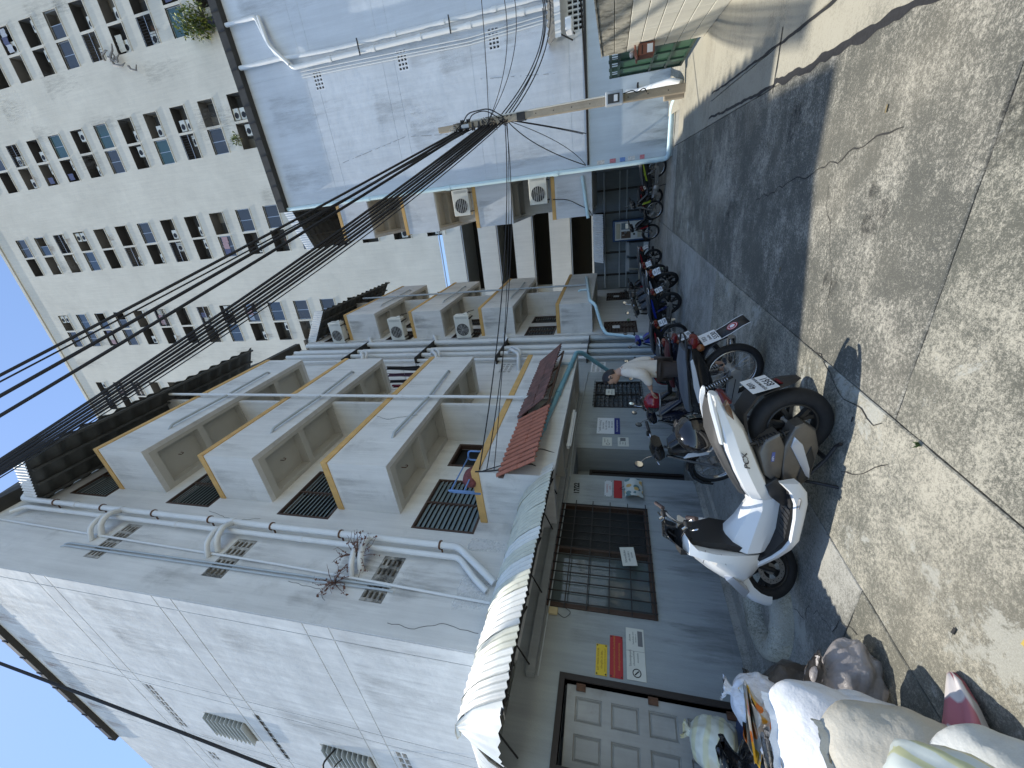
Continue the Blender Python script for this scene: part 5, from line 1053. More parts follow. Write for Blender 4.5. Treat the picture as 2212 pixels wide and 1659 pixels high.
J = [((0, 0, .90), .125), ((.0, 0, 1.06), .115), ((.015, 0, 1.24), .125), ((.03, 0, 1.35), .055), ((.06, 0, 1.41), .05), ((.075, 0, 1.44), .05),
     ((.03, .165, 1.305), .052), ((.03, .23, 1.07), .042), ((.22, .17, .985), .032), ((.26, .155, .975), .028),
     ((.03, -.165, 1.305), .052), ((-.07, -.235, 1.08), .042), ((-.10, -.21, .85), .03), ((-.10, -.205, .80), .028),
     ((.0, .09, .85), .085), ((.03, .10, .48), .058), ((-.02, .10, .09), .04), ((.06, .105, .04), .036), ((.15, .11, .03), .03),
     ((.0, -.09, .85), .085), ((.0, -.10, .48), .058), ((-.05, -.10, .09), .04), ((.03, -.105, .04), .036), ((.12, -.11, .03), .03)]
E_ = [(0, 1), (1, 2), (2, 3), (3, 4), (4, 5), (2, 6), (6, 7), (7, 8), (8, 9), (2, 10), (10, 11), (11, 12), (12, 13), (0, 14), (14, 15), (15, 16), (16, 17), (17, 18), (0, 19), (19, 20), (20, 21), (21, 22), (22, 23)]
vs, fs = skinned(J, E_); bm_ = MB().add(vs, fs)
def headpt(th, ph):
    """bowed head: face towards +x"""
    d = V((cos(ph)*cos(th), cos(ph)*sin(th), sin(ph)))
    p = V((d.x*(.098 if d.x > 0 else .092), d.y*.076, d.z*.112))
    if d.z < 0: p.y *= 1+.25*d.z; p.x += .018*(-d.z) if d.x > 0 else 0
    front = max(d.x, 0)**3
    if abs(d.y) < .25: p.x += .022*math.exp(-((d.z+.18)/.13)**2)*front*(1-abs(d.y)/.25)            # nose
    p.x -= .010*math.exp(-((d.z-.05)/.1)**2)*math.exp(-((abs(d.y)-.36)/.16)**2)*front                 # eye sockets
    p.x += .007*math.exp(-((d.z+.52)/.07)**2)*math.exp(-(d.y/.22)**2)*front                         # lips
    return p
hm = Matrix.Translation((.105, 0, 1.478)) @ Matrix.Rotation(radians(26), 4, 'Y')
bm_.loft([[hm @ headpt(2*pi*j/32, -1.5+3.0*i/20) for j in range(32)] for i in range(21)])
for s_ in (1, -1): bm_.loft([[hm @ V((-.012+.022*cos(2*pi*j/12)*k, s_*(.074+.012*h), .0+.034*sin(2*pi*j/12)*k)) for j in range(12)] for k, h in ((.8, 0), (1, .6), (.75, 1), (.4, .7))])
def fingers(mb, c, d, n, th):
    """hand: palm, four curled fingers of unequal length and a thumb from the side of the palm"""
    c, d, n = V(c), V(d).normalized(), V(n).normalized(); s_ = d.cross(n)
    mb.loft([[c+d*x+s_*a*w_+n*b_*.013 for a, b_ in ((-1, -.6), (-.5, -1), (.5, -1), (1, -.6), (1, .6), (.5, 1), (-.5, 1), (-1, .6))] for x, w_ in ((-.01, .024), (.03, .036), (.075, .038))])
    for k, L_ in enumerate((.060, .070, .066, .052)):
        b_ = c+d*.07+s_*(-.028+.0187*k); mb.tube([b_, b_+d*L_*.45-n*.008, b_+d*L_*.7-n*.03, b_+d*L_*.72-n*.048], [.0085, .0085, .0075, .0055], 7)
    b_ = c+d*.02+s_*th*.034; mb.tube([b_, b_+d*.025+s_*th*.022-n*.012, b_+d*.05+s_*th*.018-n*.03], [.010, .009, .006], 7)
fingers(bm_, (.26, .155, .972), (.93, -.1, -.3), (.2, 0, .95), -1); fingers(bm_, (-.10, -.205, .805), (.0, .05, -1), (-.9, 0, 0), 1)
P('body', bm_, skinm, PR, smooth=True)
hr = MB(); nh = 40
for sc in (1.07, 1.12):
    idx = {}
    for i in range(20):
        for j in range(nh):
            ph, th = -1.5+3.0*(i+.5)/20, 2*pi*(j+.5)/nh; d = V((cos(ph)*cos(th), cos(ph)*sin(th), sin(ph)))
            if (d.x < .22 and d.z > -.55 and not (d.z < -.1 and abs(d.y) > .75 and d.x > -.25)) or (d.z > .6 and d.x < .6):
                q4 = []
                for a_, b_ in ((i, j), (i, j+1), (i+1, j+1), (i+1, j)):
                    key = (a_, b_ % nh)
                    if key not in idx:
                        p = headpt(2*pi*key[1]/nh, -1.5+3.0*a_/20); idx[key] = len(hr.v); hr.v.append(tuple(hm @ (p*(sc+.03*noise.noise(p*40)))))
                    q4.append(idx[key])
                hr.f.append(tuple(q4))
P('hair', hr, hairm, PR, smooth=True)
for s_ in (1, -1): P('eye', MB().lathe([(.001, .004), (.007, .002), (.009, 0)], hm @ V((.086, s_*.029, .006)), hm.to_3x3() @ V((1, s_*.3, 0)), 10), M('eye_dark', (.02, .015, .012), .2), PR)
shm = M('shirt_beige', (.64, .56, .46), .9, var=.05, vs=12, bump=.006, bs=9, bump2=.004, bs2=22)
vs, fs = skinned([((.0, 0, 1.22), (.165, .125)), ((.005, 0, 1.05), (.16, .125)), ((.0, 0, .88), (.165, .13)), ((-.005, 0, .765), (.17, .135)), ((.02, 0, 1.33), (.10, .075)), ((.035, 0, 1.37), (.056, .052)), ((.015, .165, 1.30), .07), ((.03, .25, 1.08), .075), ((.13, .21, 1.015), .06), ((.19, .175, .995), .05), ((.015, -.165, 1.30), .07), ((-.08, -.25, 1.08), .07), ((-.10, -.225, .93), .058)],
                 [(0, 1), (1, 2), (2, 3), (0, 4), (4, 5), (0, 6), (6, 7), (7, 8), (8, 9), (0, 10), (10, 11), (11, 12)])
# fold the cloth a little
vs = [tuple(V(p)+V((noise.noise(V((p[0]*9, p[1]*9, p[2]*4)))*.012, noise.noise(V((p[0]*9+5, p[1]*9, p[2]*4)))*.012, 0))) for p in vs]
P('shirt', MB().add(vs, fs), shm, PR, smooth=True)
vs, fs = skinned([((0, 0, .90), (.15, .14)), ((0, .095, .82), .112), ((.02, .10, .5), .09), ((.005, .10, .16), .075), ((0, -.095, .82), .112), ((.0, -.10, .5), .09), ((-.03, -.10, .16), .075)], [(0, 1), (1, 2), (2, 3), (0, 4), (4, 5), (5, 6)])
P('trousers', MB().add(vs, fs), M('trousers_brown', (.055, .042, .036), .9, bump=.005, bs=10), PR, smooth=True)
for s_, x in ((1, -.02), (-1, -.05)): P('shoe', MB().loft([[(x+dx, s_*.105+a*w_, z+b_*h) for a, b_ in ((-1, -1), (1, -1), (1, .2), (.6, 1), (-.6, 1), (-1, .2))] for dx, w_, z, h in ((-.07, .03, .035, .032), (-.03, .042, .045, .042), (.06, .046, .042, .038), (.14, .045, .03, .027), (.20, .025, .022, .018))]), blkp, PR, smooth=40)
# ---------------------------------------------------------------- rubbish
def bag(name, c, r, label, m, seed=1, neck=.16, flare=.3, tilt=(0, 0), crumple=.13, folds=13, cat='rubbish bag', grp=None, squash=.75, n=56, rows_=34, ears=True):
    """knotted plastic bag: lumpy, creased towards the neck, flat underneath"""
    t = thing(name, c, label, cat, grp, rot=(tilt[0], tilt[1], seed*1.3)); rx, ry, rz = r; R_ = []
    for i in range(rows_+1):
        s_ = i/rows_; row = []
        if s_ < .82:
            a = -pi/2+pi*.93*(s_/.82); rad = cos(a)**.75 if cos(a) > 0 else 0; z = sin(a)
            top = max(0, (s_/.82-.5)*2); rad = max(rad, neck*top) if s_ > .4 else max(rad, .02)
            if z < -squash: z = -squash-(abs(z)-squash)*.15
        else: k = (s_-.82)/.18; rad = neck*(1+flare*4*k*k); z = sin(-pi/2+pi*.93)+.30*k; top = 1
        for j in range(n):
            th = 2*pi*j/n; q = V((cos(th)*1.7, sin(th)*1.7, z*1.7+seed*7.1))
            d = 1+crumple*(1.3*noise.noise(q)+.8*noise.noise(q*2.3)+.35*(1-abs(noise.noise(q*5))*3)*.5)+(.06+.22*top**2)*crumple*6*.25*sin(folds*th+4*noise.noise(q*.8))*max(top, .15)
            row.append((rx*rad*d*cos(th)+rx*.25*noise.noise(V((z*1.1, seed, 0)))*top, ry*rad*d*sin(th), rz*z*(1+.1*noise.noise(q*1.5))))
        R_.append(row)
    b_ = P('bag_body', MB().loft(R_), m, t, smooth=True)
    if neck < .3:
        zt = rz*(sin(-pi/2+pi*.93))
        P('knot', torus((rx*.25*noise.noise(V((zt/rz*1.1, seed, 0))), 0, zt*1.0), rx*neck*.6, rx*neck*.4, rx*neck*.5, 16, 8).add(*(lambda mb: (mb.v, mb.f))(MB())), m, t, smooth=True)
        if ears:
            for k in (-1, 1): P('ear', MB().loft([[(k*rx*(.08+.35*u_)+.01*sin(7*u_+w_*3), ry*.13*w_*(1-.3*u_), zt+rz*(.1+.34*u_*(1-.3*u_))+.01*sin(9*w_+u_*5)) for w_ in (-1, -.5, 0, .5, 1)] for u_ in (0, .25, .5, .75, 1)], cap=False, closed=False), m, t, smooth=True)
    return t
def sack(c, w_, d, h, label, m, seed=1, rot=(0, 0, 0), hem=None, grp='stuffed woven sacks'):
    """stuffed sack: round body, sewn flat top edge with two corners"""
    t = thing('woven_sack', c, label, 'sack', grp, rot=rot); R_ = []; n = 64; N_ = 34
    for i in range(N_+1):
        s_ = i/N_; row = []
        prof = min(1, (s_/.16)**.55) if s_ < .16 else 1
        thick = prof*(1 if s_ < .5 else max(.0, cos((s_-.5)/.5*pi/2))**.75)+.012; wide = prof*(.88+.12*sin(pi*min(1, s_*1.1)))*(1 if s_ < .86 else 1-.25*((s_-.86)/.14)**2)+.02
        for j in range(n):
            th = 2*pi*j/n; cx, sy = cos(th), sin(th); cx = math.copysign(abs(cx)**.8, cx); q = V((cx*1.4, sy*1.4, s_*2.2+seed*5.3))
            f = 1+.08*noise.noise(q)+.045*noise.noise(q*2.4)+.05*max(0, s_-.45)*sin(cx*15+5*noise.noise(q*1.5))-.045*max(0, .35-abs(noise.noise(V((cx*2.2+s_*1.5, sy*1.3, s_*1.8-cx+seed*3)))))**2*8
            row.append((w_*wide*cx*f, d*thick*sy*f+.03*noise.noise(V((cx*2, s_*3, seed)))*s_, h*s_*(1+.03*noise.noise(V((cx*3, seed, 0)))*s_)+.05*h*abs(cx)**3*max(0, s_-.7)/.3))
        R_.append(row)
    P('sack_body', MB().loft(R_), m, t, smooth=True)
    P('seam', MB().loft([[(R_[N_][j][0]*1.0, R_[N_][j][1]*1.3+.004*sin(j), R_[N_][j][2]+dz+.004*sin(j*1.7)) for j in range(n)] for dz in (-.012, .012, .03)], cap=False), m, t, smooth=True)
    if hem:
        for z in (.06, ): P('hem_band', MB().loft([[V(R_[i][j])*1.0+V((R_[i][j][0]*.015, R_[i][j][1]*.015, 0)) for j in range(n)] for i in (1, 2, 3, 4)], cap=False), hem, t, smooth=True)
    return t
wov = [M('woven_white', (.66, .67, .68), .6, var=.04, vs=6, fine=.05, fs=220, bump=.012, bs=9, bump2=.02, bs2=4), M('woven_beige', (.46, .43, .36), .65, var=.05, vs=5, fine=.06, fs=220, bump=.012, bs=9, bump2=.02, bs2=4), M('woven_grey', (.52, .53, .51), .65, var=.05, vs=5, fine=.05, fs=220, bump=.012, bs=9, bump2=.02, bs2=4)]
pinkm = M('woven_red', (.42, .13, .16), .6, var=.15, vs=8)
az = radians(63)
sack((-2.74, 1.17, 0), .35, .25, .66, 'big white woven sack standing at the back of the rubbish heap', wov[0], 1, (radians(-8), radians(4), radians(55)))
sack((-2.40, .93, 0), .34, .25, .58, 'big beige woven sack in the middle of the rubbish heap', wov[1], 2, (radians(-6), radians(5), radians(62)), hem=pinkm)
sack((-2.03, .68, 0), .35, .26, .44, 'big pale grey woven sack with red hem, nearest in the rubbish heap', wov[2], 3, (radians(-14), radians(8), radians(52)), hem=pinkm)
def stripes(name, c1, c2, sc, rough=.3, ax=0):
    m = M(name, c1, rough, coat=.2); N = m.node_tree.nodes; L = m.node_tree.links; b_ = N['Principled BSDF']
    tc = N.new('ShaderNodeTexCoord'); wv = N.new('ShaderNodeTexWave'); wv.inputs['Scale'].default_value = sc; wv.inputs['Distortion'].default_value = 2.5; wv.bands_direction = 'Z'; L.new(tc.outputs['Object'], wv.inputs[0])
    r = N.new('ShaderNodeValToRGB'); r.color_ramp.elements[0].color = tuple(c1)+(1,); r.color_ramp.elements[1].color = tuple(c2)+(1,); r.color_ramp.elements[0].position = .55; r.color_ramp.elements[1].position = .75
    L.new(wv.outputs[0], r.inputs[0]); L.new(r.outputs[0], b_.inputs['Base Color']); return m
tag(P('sack_corner', MB().loft([[(x+w_*.92*cos(2*pi*j/16)+.01*sin(j*2), y_-w_*.3*cos(2*pi*j/16), z+t_*sin(2*pi*j/16)+.008*sin(j*1.7)) for j in range(16)] for x, y_, z, w_, t_ in ((-2.25, 1.1, .10, .13, .07), (-2.22, 1.2, .085, .12, .055), (-2.19, 1.29, .055, .095, .032), (-2.17, 1.37, .03, .055, .016), (-2.165, 1.41, .02, .015, .006))]), stripes('woven_pink', (.45, .15, .18), (.62, .58, .57), 3.2, .6), smooth=True), 'pinkish sack corner poking out beside the nearest sack', 'cloth')
pw = M('poly_white', (.72, .72, .74), .3, var=.03, vs=10, coat=.2, bump=.018, bs=14, bump2=.02, bs2=6); pyl = None
pyw = stripes('poly_yellow_stripe', (.64, .64, .54), (.62, .60, .40), 3)
def blot(name, base, cols, sc, rough=.3):
    """plastic bag printed with coloured blotches"""
    m = M(name, base, rough, coat=.25); N = m.node_tree.nodes; L = m.node_tree.links; b_ = N['Principled BSDF']; tc = N.new('ShaderNodeTexCoord'); cur = None
    for k, c in enumerate(cols):
        mp = N.new('ShaderNodeMapping'); mp.inputs['Location'].default_value = (k*3.1, k*1.7, k); L.new(tc.outputs['Object'], mp.inputs[0])
        v_ = N.new('ShaderNodeTexVoronoi'); v_.inputs['Scale'].default_value = sc; L.new(mp.outputs[0], v_.inputs[0]); r = N.new('ShaderNodeMath'); r.operation = 'LESS_THAN'; r.inputs[1].default_value = .36; L.new(v_.outputs['Distance'], r.inputs[0])
        x = N.new('ShaderNodeMix'); x.data_type = 'RGBA'; L.new(r.outputs[0], x.inputs[0]); x.inputs[7].default_value = tuple(c)+(1,)
        if cur is None: x.inputs[6].default_value = tuple(base)+(1,)
        else: L.new(cur, x.inputs[6])
        cur = x.outputs[2]
    L.new(cur, b_.inputs['Base Color']); return m
por = blot('poly_orange_print', (.62, .60, .56), ((.75, .20, .02), (.72, .42, .03)), 6.5)
pbk = M('poly_black', (.010, .011, .013), .22, coat=.3, bump=.01, bs=14); pbr = M('poly_brown', (.075, .062, .05), .35, var=.15, vs=8, bump=.01, bs=14)
pcl = M('poly_clear', (.40, .37, .36), .35, alpha=.72, var=.25, vs=5, bump=.02, bs=11)
bag('rubbish_bag', (-3.40, 1.82, .22), (.27, .24, .26), 'brown plastic rubbish bag under the small white knotted bag', pbr, 2, neck=.3, grp='rubbish bags', ears=False)
bag('rubbish_bag', (-3.34, 1.76, .53), (.17, .15, .17), 'small white knotted bag on top of the brown bag', pw, 3, grp='rubbish bags', tilt=(.2, -.2))
bag('rubbish_bag', (-4.38, 1.93, .66), (.20, .19, .20), 'white and yellow striped knotted bag on the blue bin by the door', pyw, 4, grp='rubbish bags', tilt=(0, -.3))
bag('rubbish_bag', (-3.62, 1.47, .32), (.27, .27, .36), 'shiny black rubbish bag in front of the grey door', pbk, 5, neck=.3, crumple=.07, grp='rubbish bags', ears=False)
bag('rubbish_bag', (-3.22, 1.58, .27), (.24, .22, .30), 'clear printed bag with orange and yellow blotches beside the white sack', por, 6, grp='rubbish bags', neck=.4, ears=False, crumple=.13)
lb_ = bag('rubbish_bag', (-3.02, 1.22, .26), (.20, .2, .30), 'white printed parcel bag lettered OREION behind the white sack', pw, 7, grp='rubbish bags', neck=.5, ears=False, crumple=.06)
bag('rubbish_bag', (-4.72, 1.72, .50), (.17, .17, .24), 'dim brown see-through bag standing by the grey door', pbr, 8, grp='rubbish bags')
bag('rubbish_bag', (-1.70, .66, .50), (.24, .17, .16), 'pale yellow and blue striped bag on top of the nearest sacks', stripes('poly_pale_stripe', (.58, .63, .60), (.56, .57, .34), 5), 9, grp='rubbish bags', tilt=(.4, .5))
cb = bag('rubbish_bag', (-2.86, 1.68, .14), (.26, .16, .15), 'clear plastic bag of bottles lying at the front of the rubbish heap', pcl, 10, grp='rubbish bags', tilt=(0, .25), neck=.25, ears=True, crumple=.17)
for k, (p, q_, r_, m) in enumerate((((-2.95, 1.72, .12), (-2.8, 1.74, .10), .05, M('bottle_blue', (.05, .08, .25), .2)), ((-2.95, 1.66, .12), (-2.8, 1.67, .11), .05, M('carton_brown', (.16, .08, .06), .6)), ((-2.88, 1.7, .2), (-2.78, 1.7, .15), .04, M('cup_white', (.6, .62, .62), .4)))):
    o = P('bottle', MB().tube([V(p), V(p).lerp(V(q_), .7), V(p).lerp(V(q_), .85), V(q_)], [r_, r_, r_*.5, r_*.45], 14), m, smooth=40); tag(o, ('blue bottle', 'brown carton roll', 'white cup')[k]+' inside the clear bag on the heap', 'bottle')
tag(P('bin', MB().lathe([(.15, 0), (.17, .02), (.20, .42), (.215, .425), (.215, .45), (.195, .45)], (-4.4, 1.92, 0), (0, 0, 1), 28), M('bin_blue', (.02, .05, .16), .45), smooth=40), 'dark blue round plastic bin under the yellow striped bag', 'bin')
text('label_print', 'OREION', .085, (-2.80, 1.20, .50), (-.6, .5, -.62), (.42, .82, .3), M('ink_grey', (.06, .065, .07), .6)).parent = lb_
bpy.data.objects['label_print'].matrix_parent_inverse = Matrix.LocRotScale(lb_.location, lb_.rotation_euler, None).inverted()
# ---------------------------------------------------------------- concrete ring half sunk in the yard
RG = thing('planter_ring', (-3.86, 2.95, 0), 'round mossy concrete ring half sunk in the ground by the front wheel', 'planter')
n = 56; prof = [(.51, -.02), (.515, .07), (.50, .125), (.46, .15), (.38, .148), (.33, .12), (.31, .05), (.31, -.02)]
mossy = conc('concrete_mossy', (.42, .41, .35), (.10, .105, .085), .6, patch=.8, spk=.3)
rings = [[(-3.86+(r_*1.0)*cos(2*pi*j/n)*(1+.012*noise.noise(V((j*.4, k, 0)))), 2.95+r_*.92*sin(2*pi*j/n), h+.012*noise.noise(V((cos(2*pi*j/n)*4, sin(2*pi*j/n)*4, k*.6)))) for j in range(n)] for k, (r_, h) in enumerate(prof)]
P('ring', MB().loft(rings, cap=False), mossy, RG, smooth=50); P('fill', MB().loft([[(-3.86+r_*cos(2*pi*j/n), 2.95+r_*.92*sin(2*pi*j/n), h) for j in range(n)] for r_, h in ((.33, .02), (.2, .028), (.01, .03))], cap=False), conD, RG, smooth=True)
# ---------------------------------------------------------------- signs on the ground-floor wall (facing +X)
XW = XL+.003
def sign(y0, y1, z0, z1, m, label, lines, ink_, name='sign', cat='sign', screws=True, dx=0, rot=0):
    t = thing(name, (XW, (y0+y1)/2, (z0+z1)/2), label, cat, rot=(radians(rot), 0, 0)); w_, h = (y1-y0)/2, (z1-z0)/2
    P('board', MB().cbox(.001+dx, .007+dx, -w_, w_, -h, h, .002), m, t)
    for tx, sz, yy, zz in lines: text('lettering', tx, sz, (.0075+dx, yy, zz), (0, 1, 0), (0, 0, 1), ink_, t, 'CENTER', ext=.0004)
    if screws:
        for sy in (-1, 1):
            for sz in (-1, 1): P('screw', MB().lathe([(.009, 0), (.007, .003)], (.007+dx, sy*(w_-.015), sz*(h-.014)), (1, 0, 0), 8), steel, t)
    return t
yel = M('sign_yellow', (.62, .44, .02), .45); red = M('sign_red', (.36, .015, .02), .45); pap = M('paper', (.60, .60, .54), .8, var=.05, vs=8)
sign(2.57, 2.91, 1.575, 1.70, yel, 'yellow sign with brown lettering left of the barred window', (('LET WASH DOOR', .030, 0, .028), ('ประตูปิด 21.00น.', .030, 0, -.012), ('ขอความร่วมมือ FOR YOUR SAFETY', .017, 0, -.045)), M('ink_brown', (.16, .07, .01), .7))
sign(2.57, 3.035, 1.40, 1.545, red, 'red sign with gold lettering between the yellow sign and the paper notice', (('ห้ามจอดรถขวางทางเข้าออก ห้ามส่งเสียงดัง', .027, 0, .014), ('ฝ่าฝืนจะถูกดำเนินการตามกฎ', .027, 0, -.04)), M('ink_gold', (.50, .26, .04), .6))
ns = sign(2.58, 3.16, 1.155, 1.36, pap, 'white laminated no-smoking notice under the red sign', (('โปรดงดสูบบุหรี่', .030, -.06, .05), ('บริเวณหน้าห้อง', .026, -.06, .012), ('ขอบคุณครับ', .022, -.05, -.03), ('ประกาศ', .028, .17, .05), ('รับฝากส่งพัสดุ ทุกวัน', .018, .17, .015), ('ติดต่อห้อง 12', .018, .17, -.015)), ink, screws=False)
P('no_smoking_mark', torus((0, 0, 0), .042, .005, .0015, 28, 6).add(*(lambda m: (m.v, m.f))(MB().box(-.03, .03, -.001, .001, -.006, .006))), ink, ns).matrix_local = Matrix.Translation((.009, -.215, -.005)) @ Matrix.Rotation(radians(90), 4, 'Z') @ Matrix.Rotation(radians(45), 4, 'Y')
P('photo_print', MB().box(.0072, .0078, .08, .26, -.085, -.03), M('print_grey', (.16, .16, .16), .8), ns); P('fold', MB().box(.0072, .0082, .018, .021, -.1, .1), M('print_grey', (0, 0, 0)), ns)
text('house_number', '17/22', .13, (XW+.002, 5.46, 2.10), (0, 1, .06), (0, -.06, 1), M('paint_black', (.02, .018, .017), .7), bold=.005); tag(bpy.data.objects['house_number'], 'house number 17/22 painted in black right of the barred window', 'number')
sign(5.42, 5.88, 1.36, 1.50, red, 'glossy red sign beside the recessed entrance door', (), inkw); sign(5.44, 5.86, 1.53, 1.66, M('acrylic', (.50, .53, .55), .3), 'small clear sign with red print above the glossy red sign', (('กรุณาปิดประตู', .04, 0, .01), ('ทุกครั้ง', .035, .02, -.04)), inkr)
bs_ = sign(7.41, 8.07, 1.49, 1.865, M('sign_white', (.66, .68, .70), .5), 'white sign with phone numbers and a blue band by the entrance', (('" หอพัก เกษรบุญ "', .070, 0, .10), ('มีห้องว่างให้เช่า', .048, 0, .035), ('โทร. 087-1133558', .052, .02, -.03), ('081-5752289', .052, .05, -.092), ('089-1618123', .052, .05, -.155)), M('ink_slate', (.07, .08, .10), .7), screws=False)
P('band', MB().cbox(.001, .0075, -.33, .33, -.31, -.19, .001), M('sign_blue', (.02, .03, .17), .5), bs_); text('lettering', 'ใกล้ตลาด เดินทางสะดวก', .05, (.008, 0, -.265), (0, 1, 0), (0, 0, 1), inkw, bs_, 'CENTER', ext=.0004)
for y0, y1, z0, z1, lb, ln in ((6.96, 7.27, 1.54, 1.735, 'cream no-smoking notice, upper of two left of the phone-number sign', (('งดสูบบุหรี่', .035, .03, .04), ('ขอบคุณ', .03, .03, -.02))), (6.96, 7.29, 1.2, 1.42, 'cream notice with a picture, lower of two left of the phone-number sign', (('ประกาศ', .04, -.04, .05), ('ระวังรถ', .03, -.06, 0), ('โปรดทราบ', .03, -.06, -.05)))):
    t = sign(y0, y1, z0, z1, pap, lb, ln, ink, screws=False)
    if z0 > 1.5: P('no_smoking_mark', torus((0, 0, 0), .035, .004, .0015, 24, 6), ink, t).matrix_local = Matrix.Translation((.009, -.09, -.02)) @ Matrix.Rotation(radians(90), 4, 'Z')
    else: P('photo_print', MB().box(.0072, .0078, .02, .14, -.05, .06), M('print_grey', (0, 0, 0)), t)
sign(4.0, 4.32, 1.20, 1.40, pap, 'white paper notice tied to the bars of the window', (('โปรดงดใช้เสียง', .036, 0, .03), ('หลัง 22.00 น.', .034, 0, -.02), ('ขอบคุณ', .03, .02, -.06)), ink, screws=False, dx=.07, rot=8)
sign(9.1, 9.42, 1.48, 1.70, pap, 'white paper notice on the far louvred ground-floor window', (('ห้องเช่า', .05, 0, .02), ('ติดต่อสอบถาม', .036, 0, -.05)), ink, screws=False, dx=.06)
pb = thing('plastic_bag', (XL+.05, 5.6, 1.2), 'crumpled printed plastic bag hung on the wall below the glossy red sign', 'bag', rot=(0, 0, 0))
R_ = [[(.03+.05*sin(pi*s_)*(1+.5*noise.noise(V((j*.5, s_*4, 3)))) *(1 if k else -.3), -.22+.44*j/10, .12-.30*s_+.02*noise.noise(V((j*.7, s_*3, 8)))) for k in (1,) for j in range(11)] for s_ in [i/9 for i in range(10)]]
P('film', MB().loft(R_, cap=False, closed=False), blot('poly_print_mixed', (.50, .54, .52), ((.10, .20, .22), (.55, .36, .12)), 7), pb, smooth=True); P('cord', MB().tube([(.03, -.05, .12), (.01, 0, .2), (.03, .06, .12)], .004, 5), cable, pb)
# ---------------------------------------------------------------- washing and odds on the balconies
cr = thing('clothes_rack', (-4.3, 9.1, 6.5), 'wire clothes rack with dark washing on the second-level left balcony', 'clothes rack')
P('frame', MB().tube(rpath([(-3.95, 9.2, 6.5), (-3.95, 9.2, 7.85), (-4.75, 9.2, 7.85), (-4.75, 9.2, 6.5)], .08), .012, 6).tube([(-3.95, 9.2, 7.3), (-4.75, 9.2, 7.3)], .008, 6), white, cr)
for k, (x, z0, z1, m) in enumerate(((-4.05, 6.75, 7.8, ink), (-4.25, 6.8, 7.8, M('cloth_plum', (.12, .07, .12), .9)), (-4.45, 6.95, 7.8, M('cloth_dark', (.05, .05, .07), .9)), (-4.62, 7.0, 7.75, M('cloth_wine', (.18, .03, .06), .9)))):
    P('garment', MB().loft([[(x+.10*(j/5-.5)*(1+.5*s_)+.02*sin(j*2+s_*3), 9.16-.05*sin(j*1.4+k), z1-(z1-z0)*s_) for j in range(6)] for s_ in (0, .1, .4, .7, 1)], cap=False, closed=False), m, cr, smooth=True)
br = thing('drying_rack', (-4.1, 4.9, 3.6), 'blue tubular drying rack with a red net bag on the lowest balcony', 'drying rack'); blu = M('tube_blue', (.12, .24, .50), .4)
P('frame', MB().tube(rpath([(-3.98, 4.32, 3.55), (-3.98, 4.32, 3.98), (-4.1, 4.42, 3.98), (-4.1, 4.42, 3.5)], .06), .016, 8).tube(rpath([(-3.95, 5.3, 3.55), (-3.95, 5.3, 3.98), (-4.1, 5.25, 3.98), (-4.1, 5.25, 3.5)], .06), .016, 8).tube([(-4.04, 4.37, 3.97), (-4.04, 5.28, 3.97)], .012, 8).tube([(-3.98, 4.34, 3.72), (-3.96, 5.3, 3.72)], .012, 8), blu, br, smooth=True)
P('net_bag', MB().loft([[(-4.05+.12*cos(2*pi*j/16)*q, 4.75+.22*sin(2*pi*j/16)*q+.02*noise.noise(V((j, q*3, 1))), z) for j in range(16)] for q, z in ((.5, 3.60), (1, 3.66), (1.05, 3.76), (.7, 3.85), (.2, 3.88))]), M('net_red', (.16, .05, .05), .8, var=.4, vs=25), br, smooth=True)
# dry weed rooted on the pipes
q = random.Random(9)
def weed(name, c, n, L_, label, m, droop=.5):
    t = thing(name, c, label, 'plant'); mb = MB(); ends = []
    for i in range(n):
        p = V(c); pts = [p.copy()]; d = V((q.uniform(.2, 1), q.gauss(0, .7), q.gauss(.1, .8))).normalized()
        for k in range(6): d = (d+V((q.gauss(0, .35), q.gauss(0, .35), q.gauss(-droop*.2, .35)))).normalized(); p = p+d*L_/6; pts.append(p.copy())
        ends += pts[2:]
        mb.tube(pts, [.007, .006, .005, .005, .004, .003, .002], 5)
    P('stems', mb, m, t, smooth=True)
    lf = MB()
    for i in range(n*4):
        p = q.choice(ends)+V((q.gauss(0, .012), q.gauss(0, .012), q.gauss(0, .012))); u = V((q.gauss(0, 1), q.gauss(0, 1), q.gauss(0, 1))).normalized()*q.uniform(.02, .05); v_ = u.orthogonal()*.3; lf.add([p-v_, p+u, p+v_, p-u*.2], [(0, 1, 2, 3)])
    P('leaves', lf, m, t); return t
dry = M('dry_stem', (.14, .075, .06), .9, var=.3, vs=12)
weed('dry_weed', (-4.72, 3.55, 5.35), 26, .42, 'dead brown weed growing on the white soil pipe', dry); weed('dry_weed', (-4.86, 3.15, 5.5), 16, .35, 'dead brown weed on the thin wall pipe, left of the larger one', dry)
gw_ = M('weed_green', (.06, .10, .03), .7)
tg = thing('weed', (-1.36, 2.05, 0), 'tiny green weed growing from the crack in the concrete', 'plant')
mb = MB()
for i in range(14): a = q.uniform(0, 6.28); L_ = q.uniform(.012, .03); e = V((-1.36+cos(a)*L_*.9, 2.05+sin(a)*L_*.9, q.uniform(.01, .04))); s_ = V((-sin(a), cos(a), 0))*.007; b_ = V((-1.36, 2.05, .003)); mb.add([b_, (b_+e)/2+s_, e, (b_+e)/2-s_], [(0, 1, 2, 3)])
P('leaves', mb, gw_, tg)
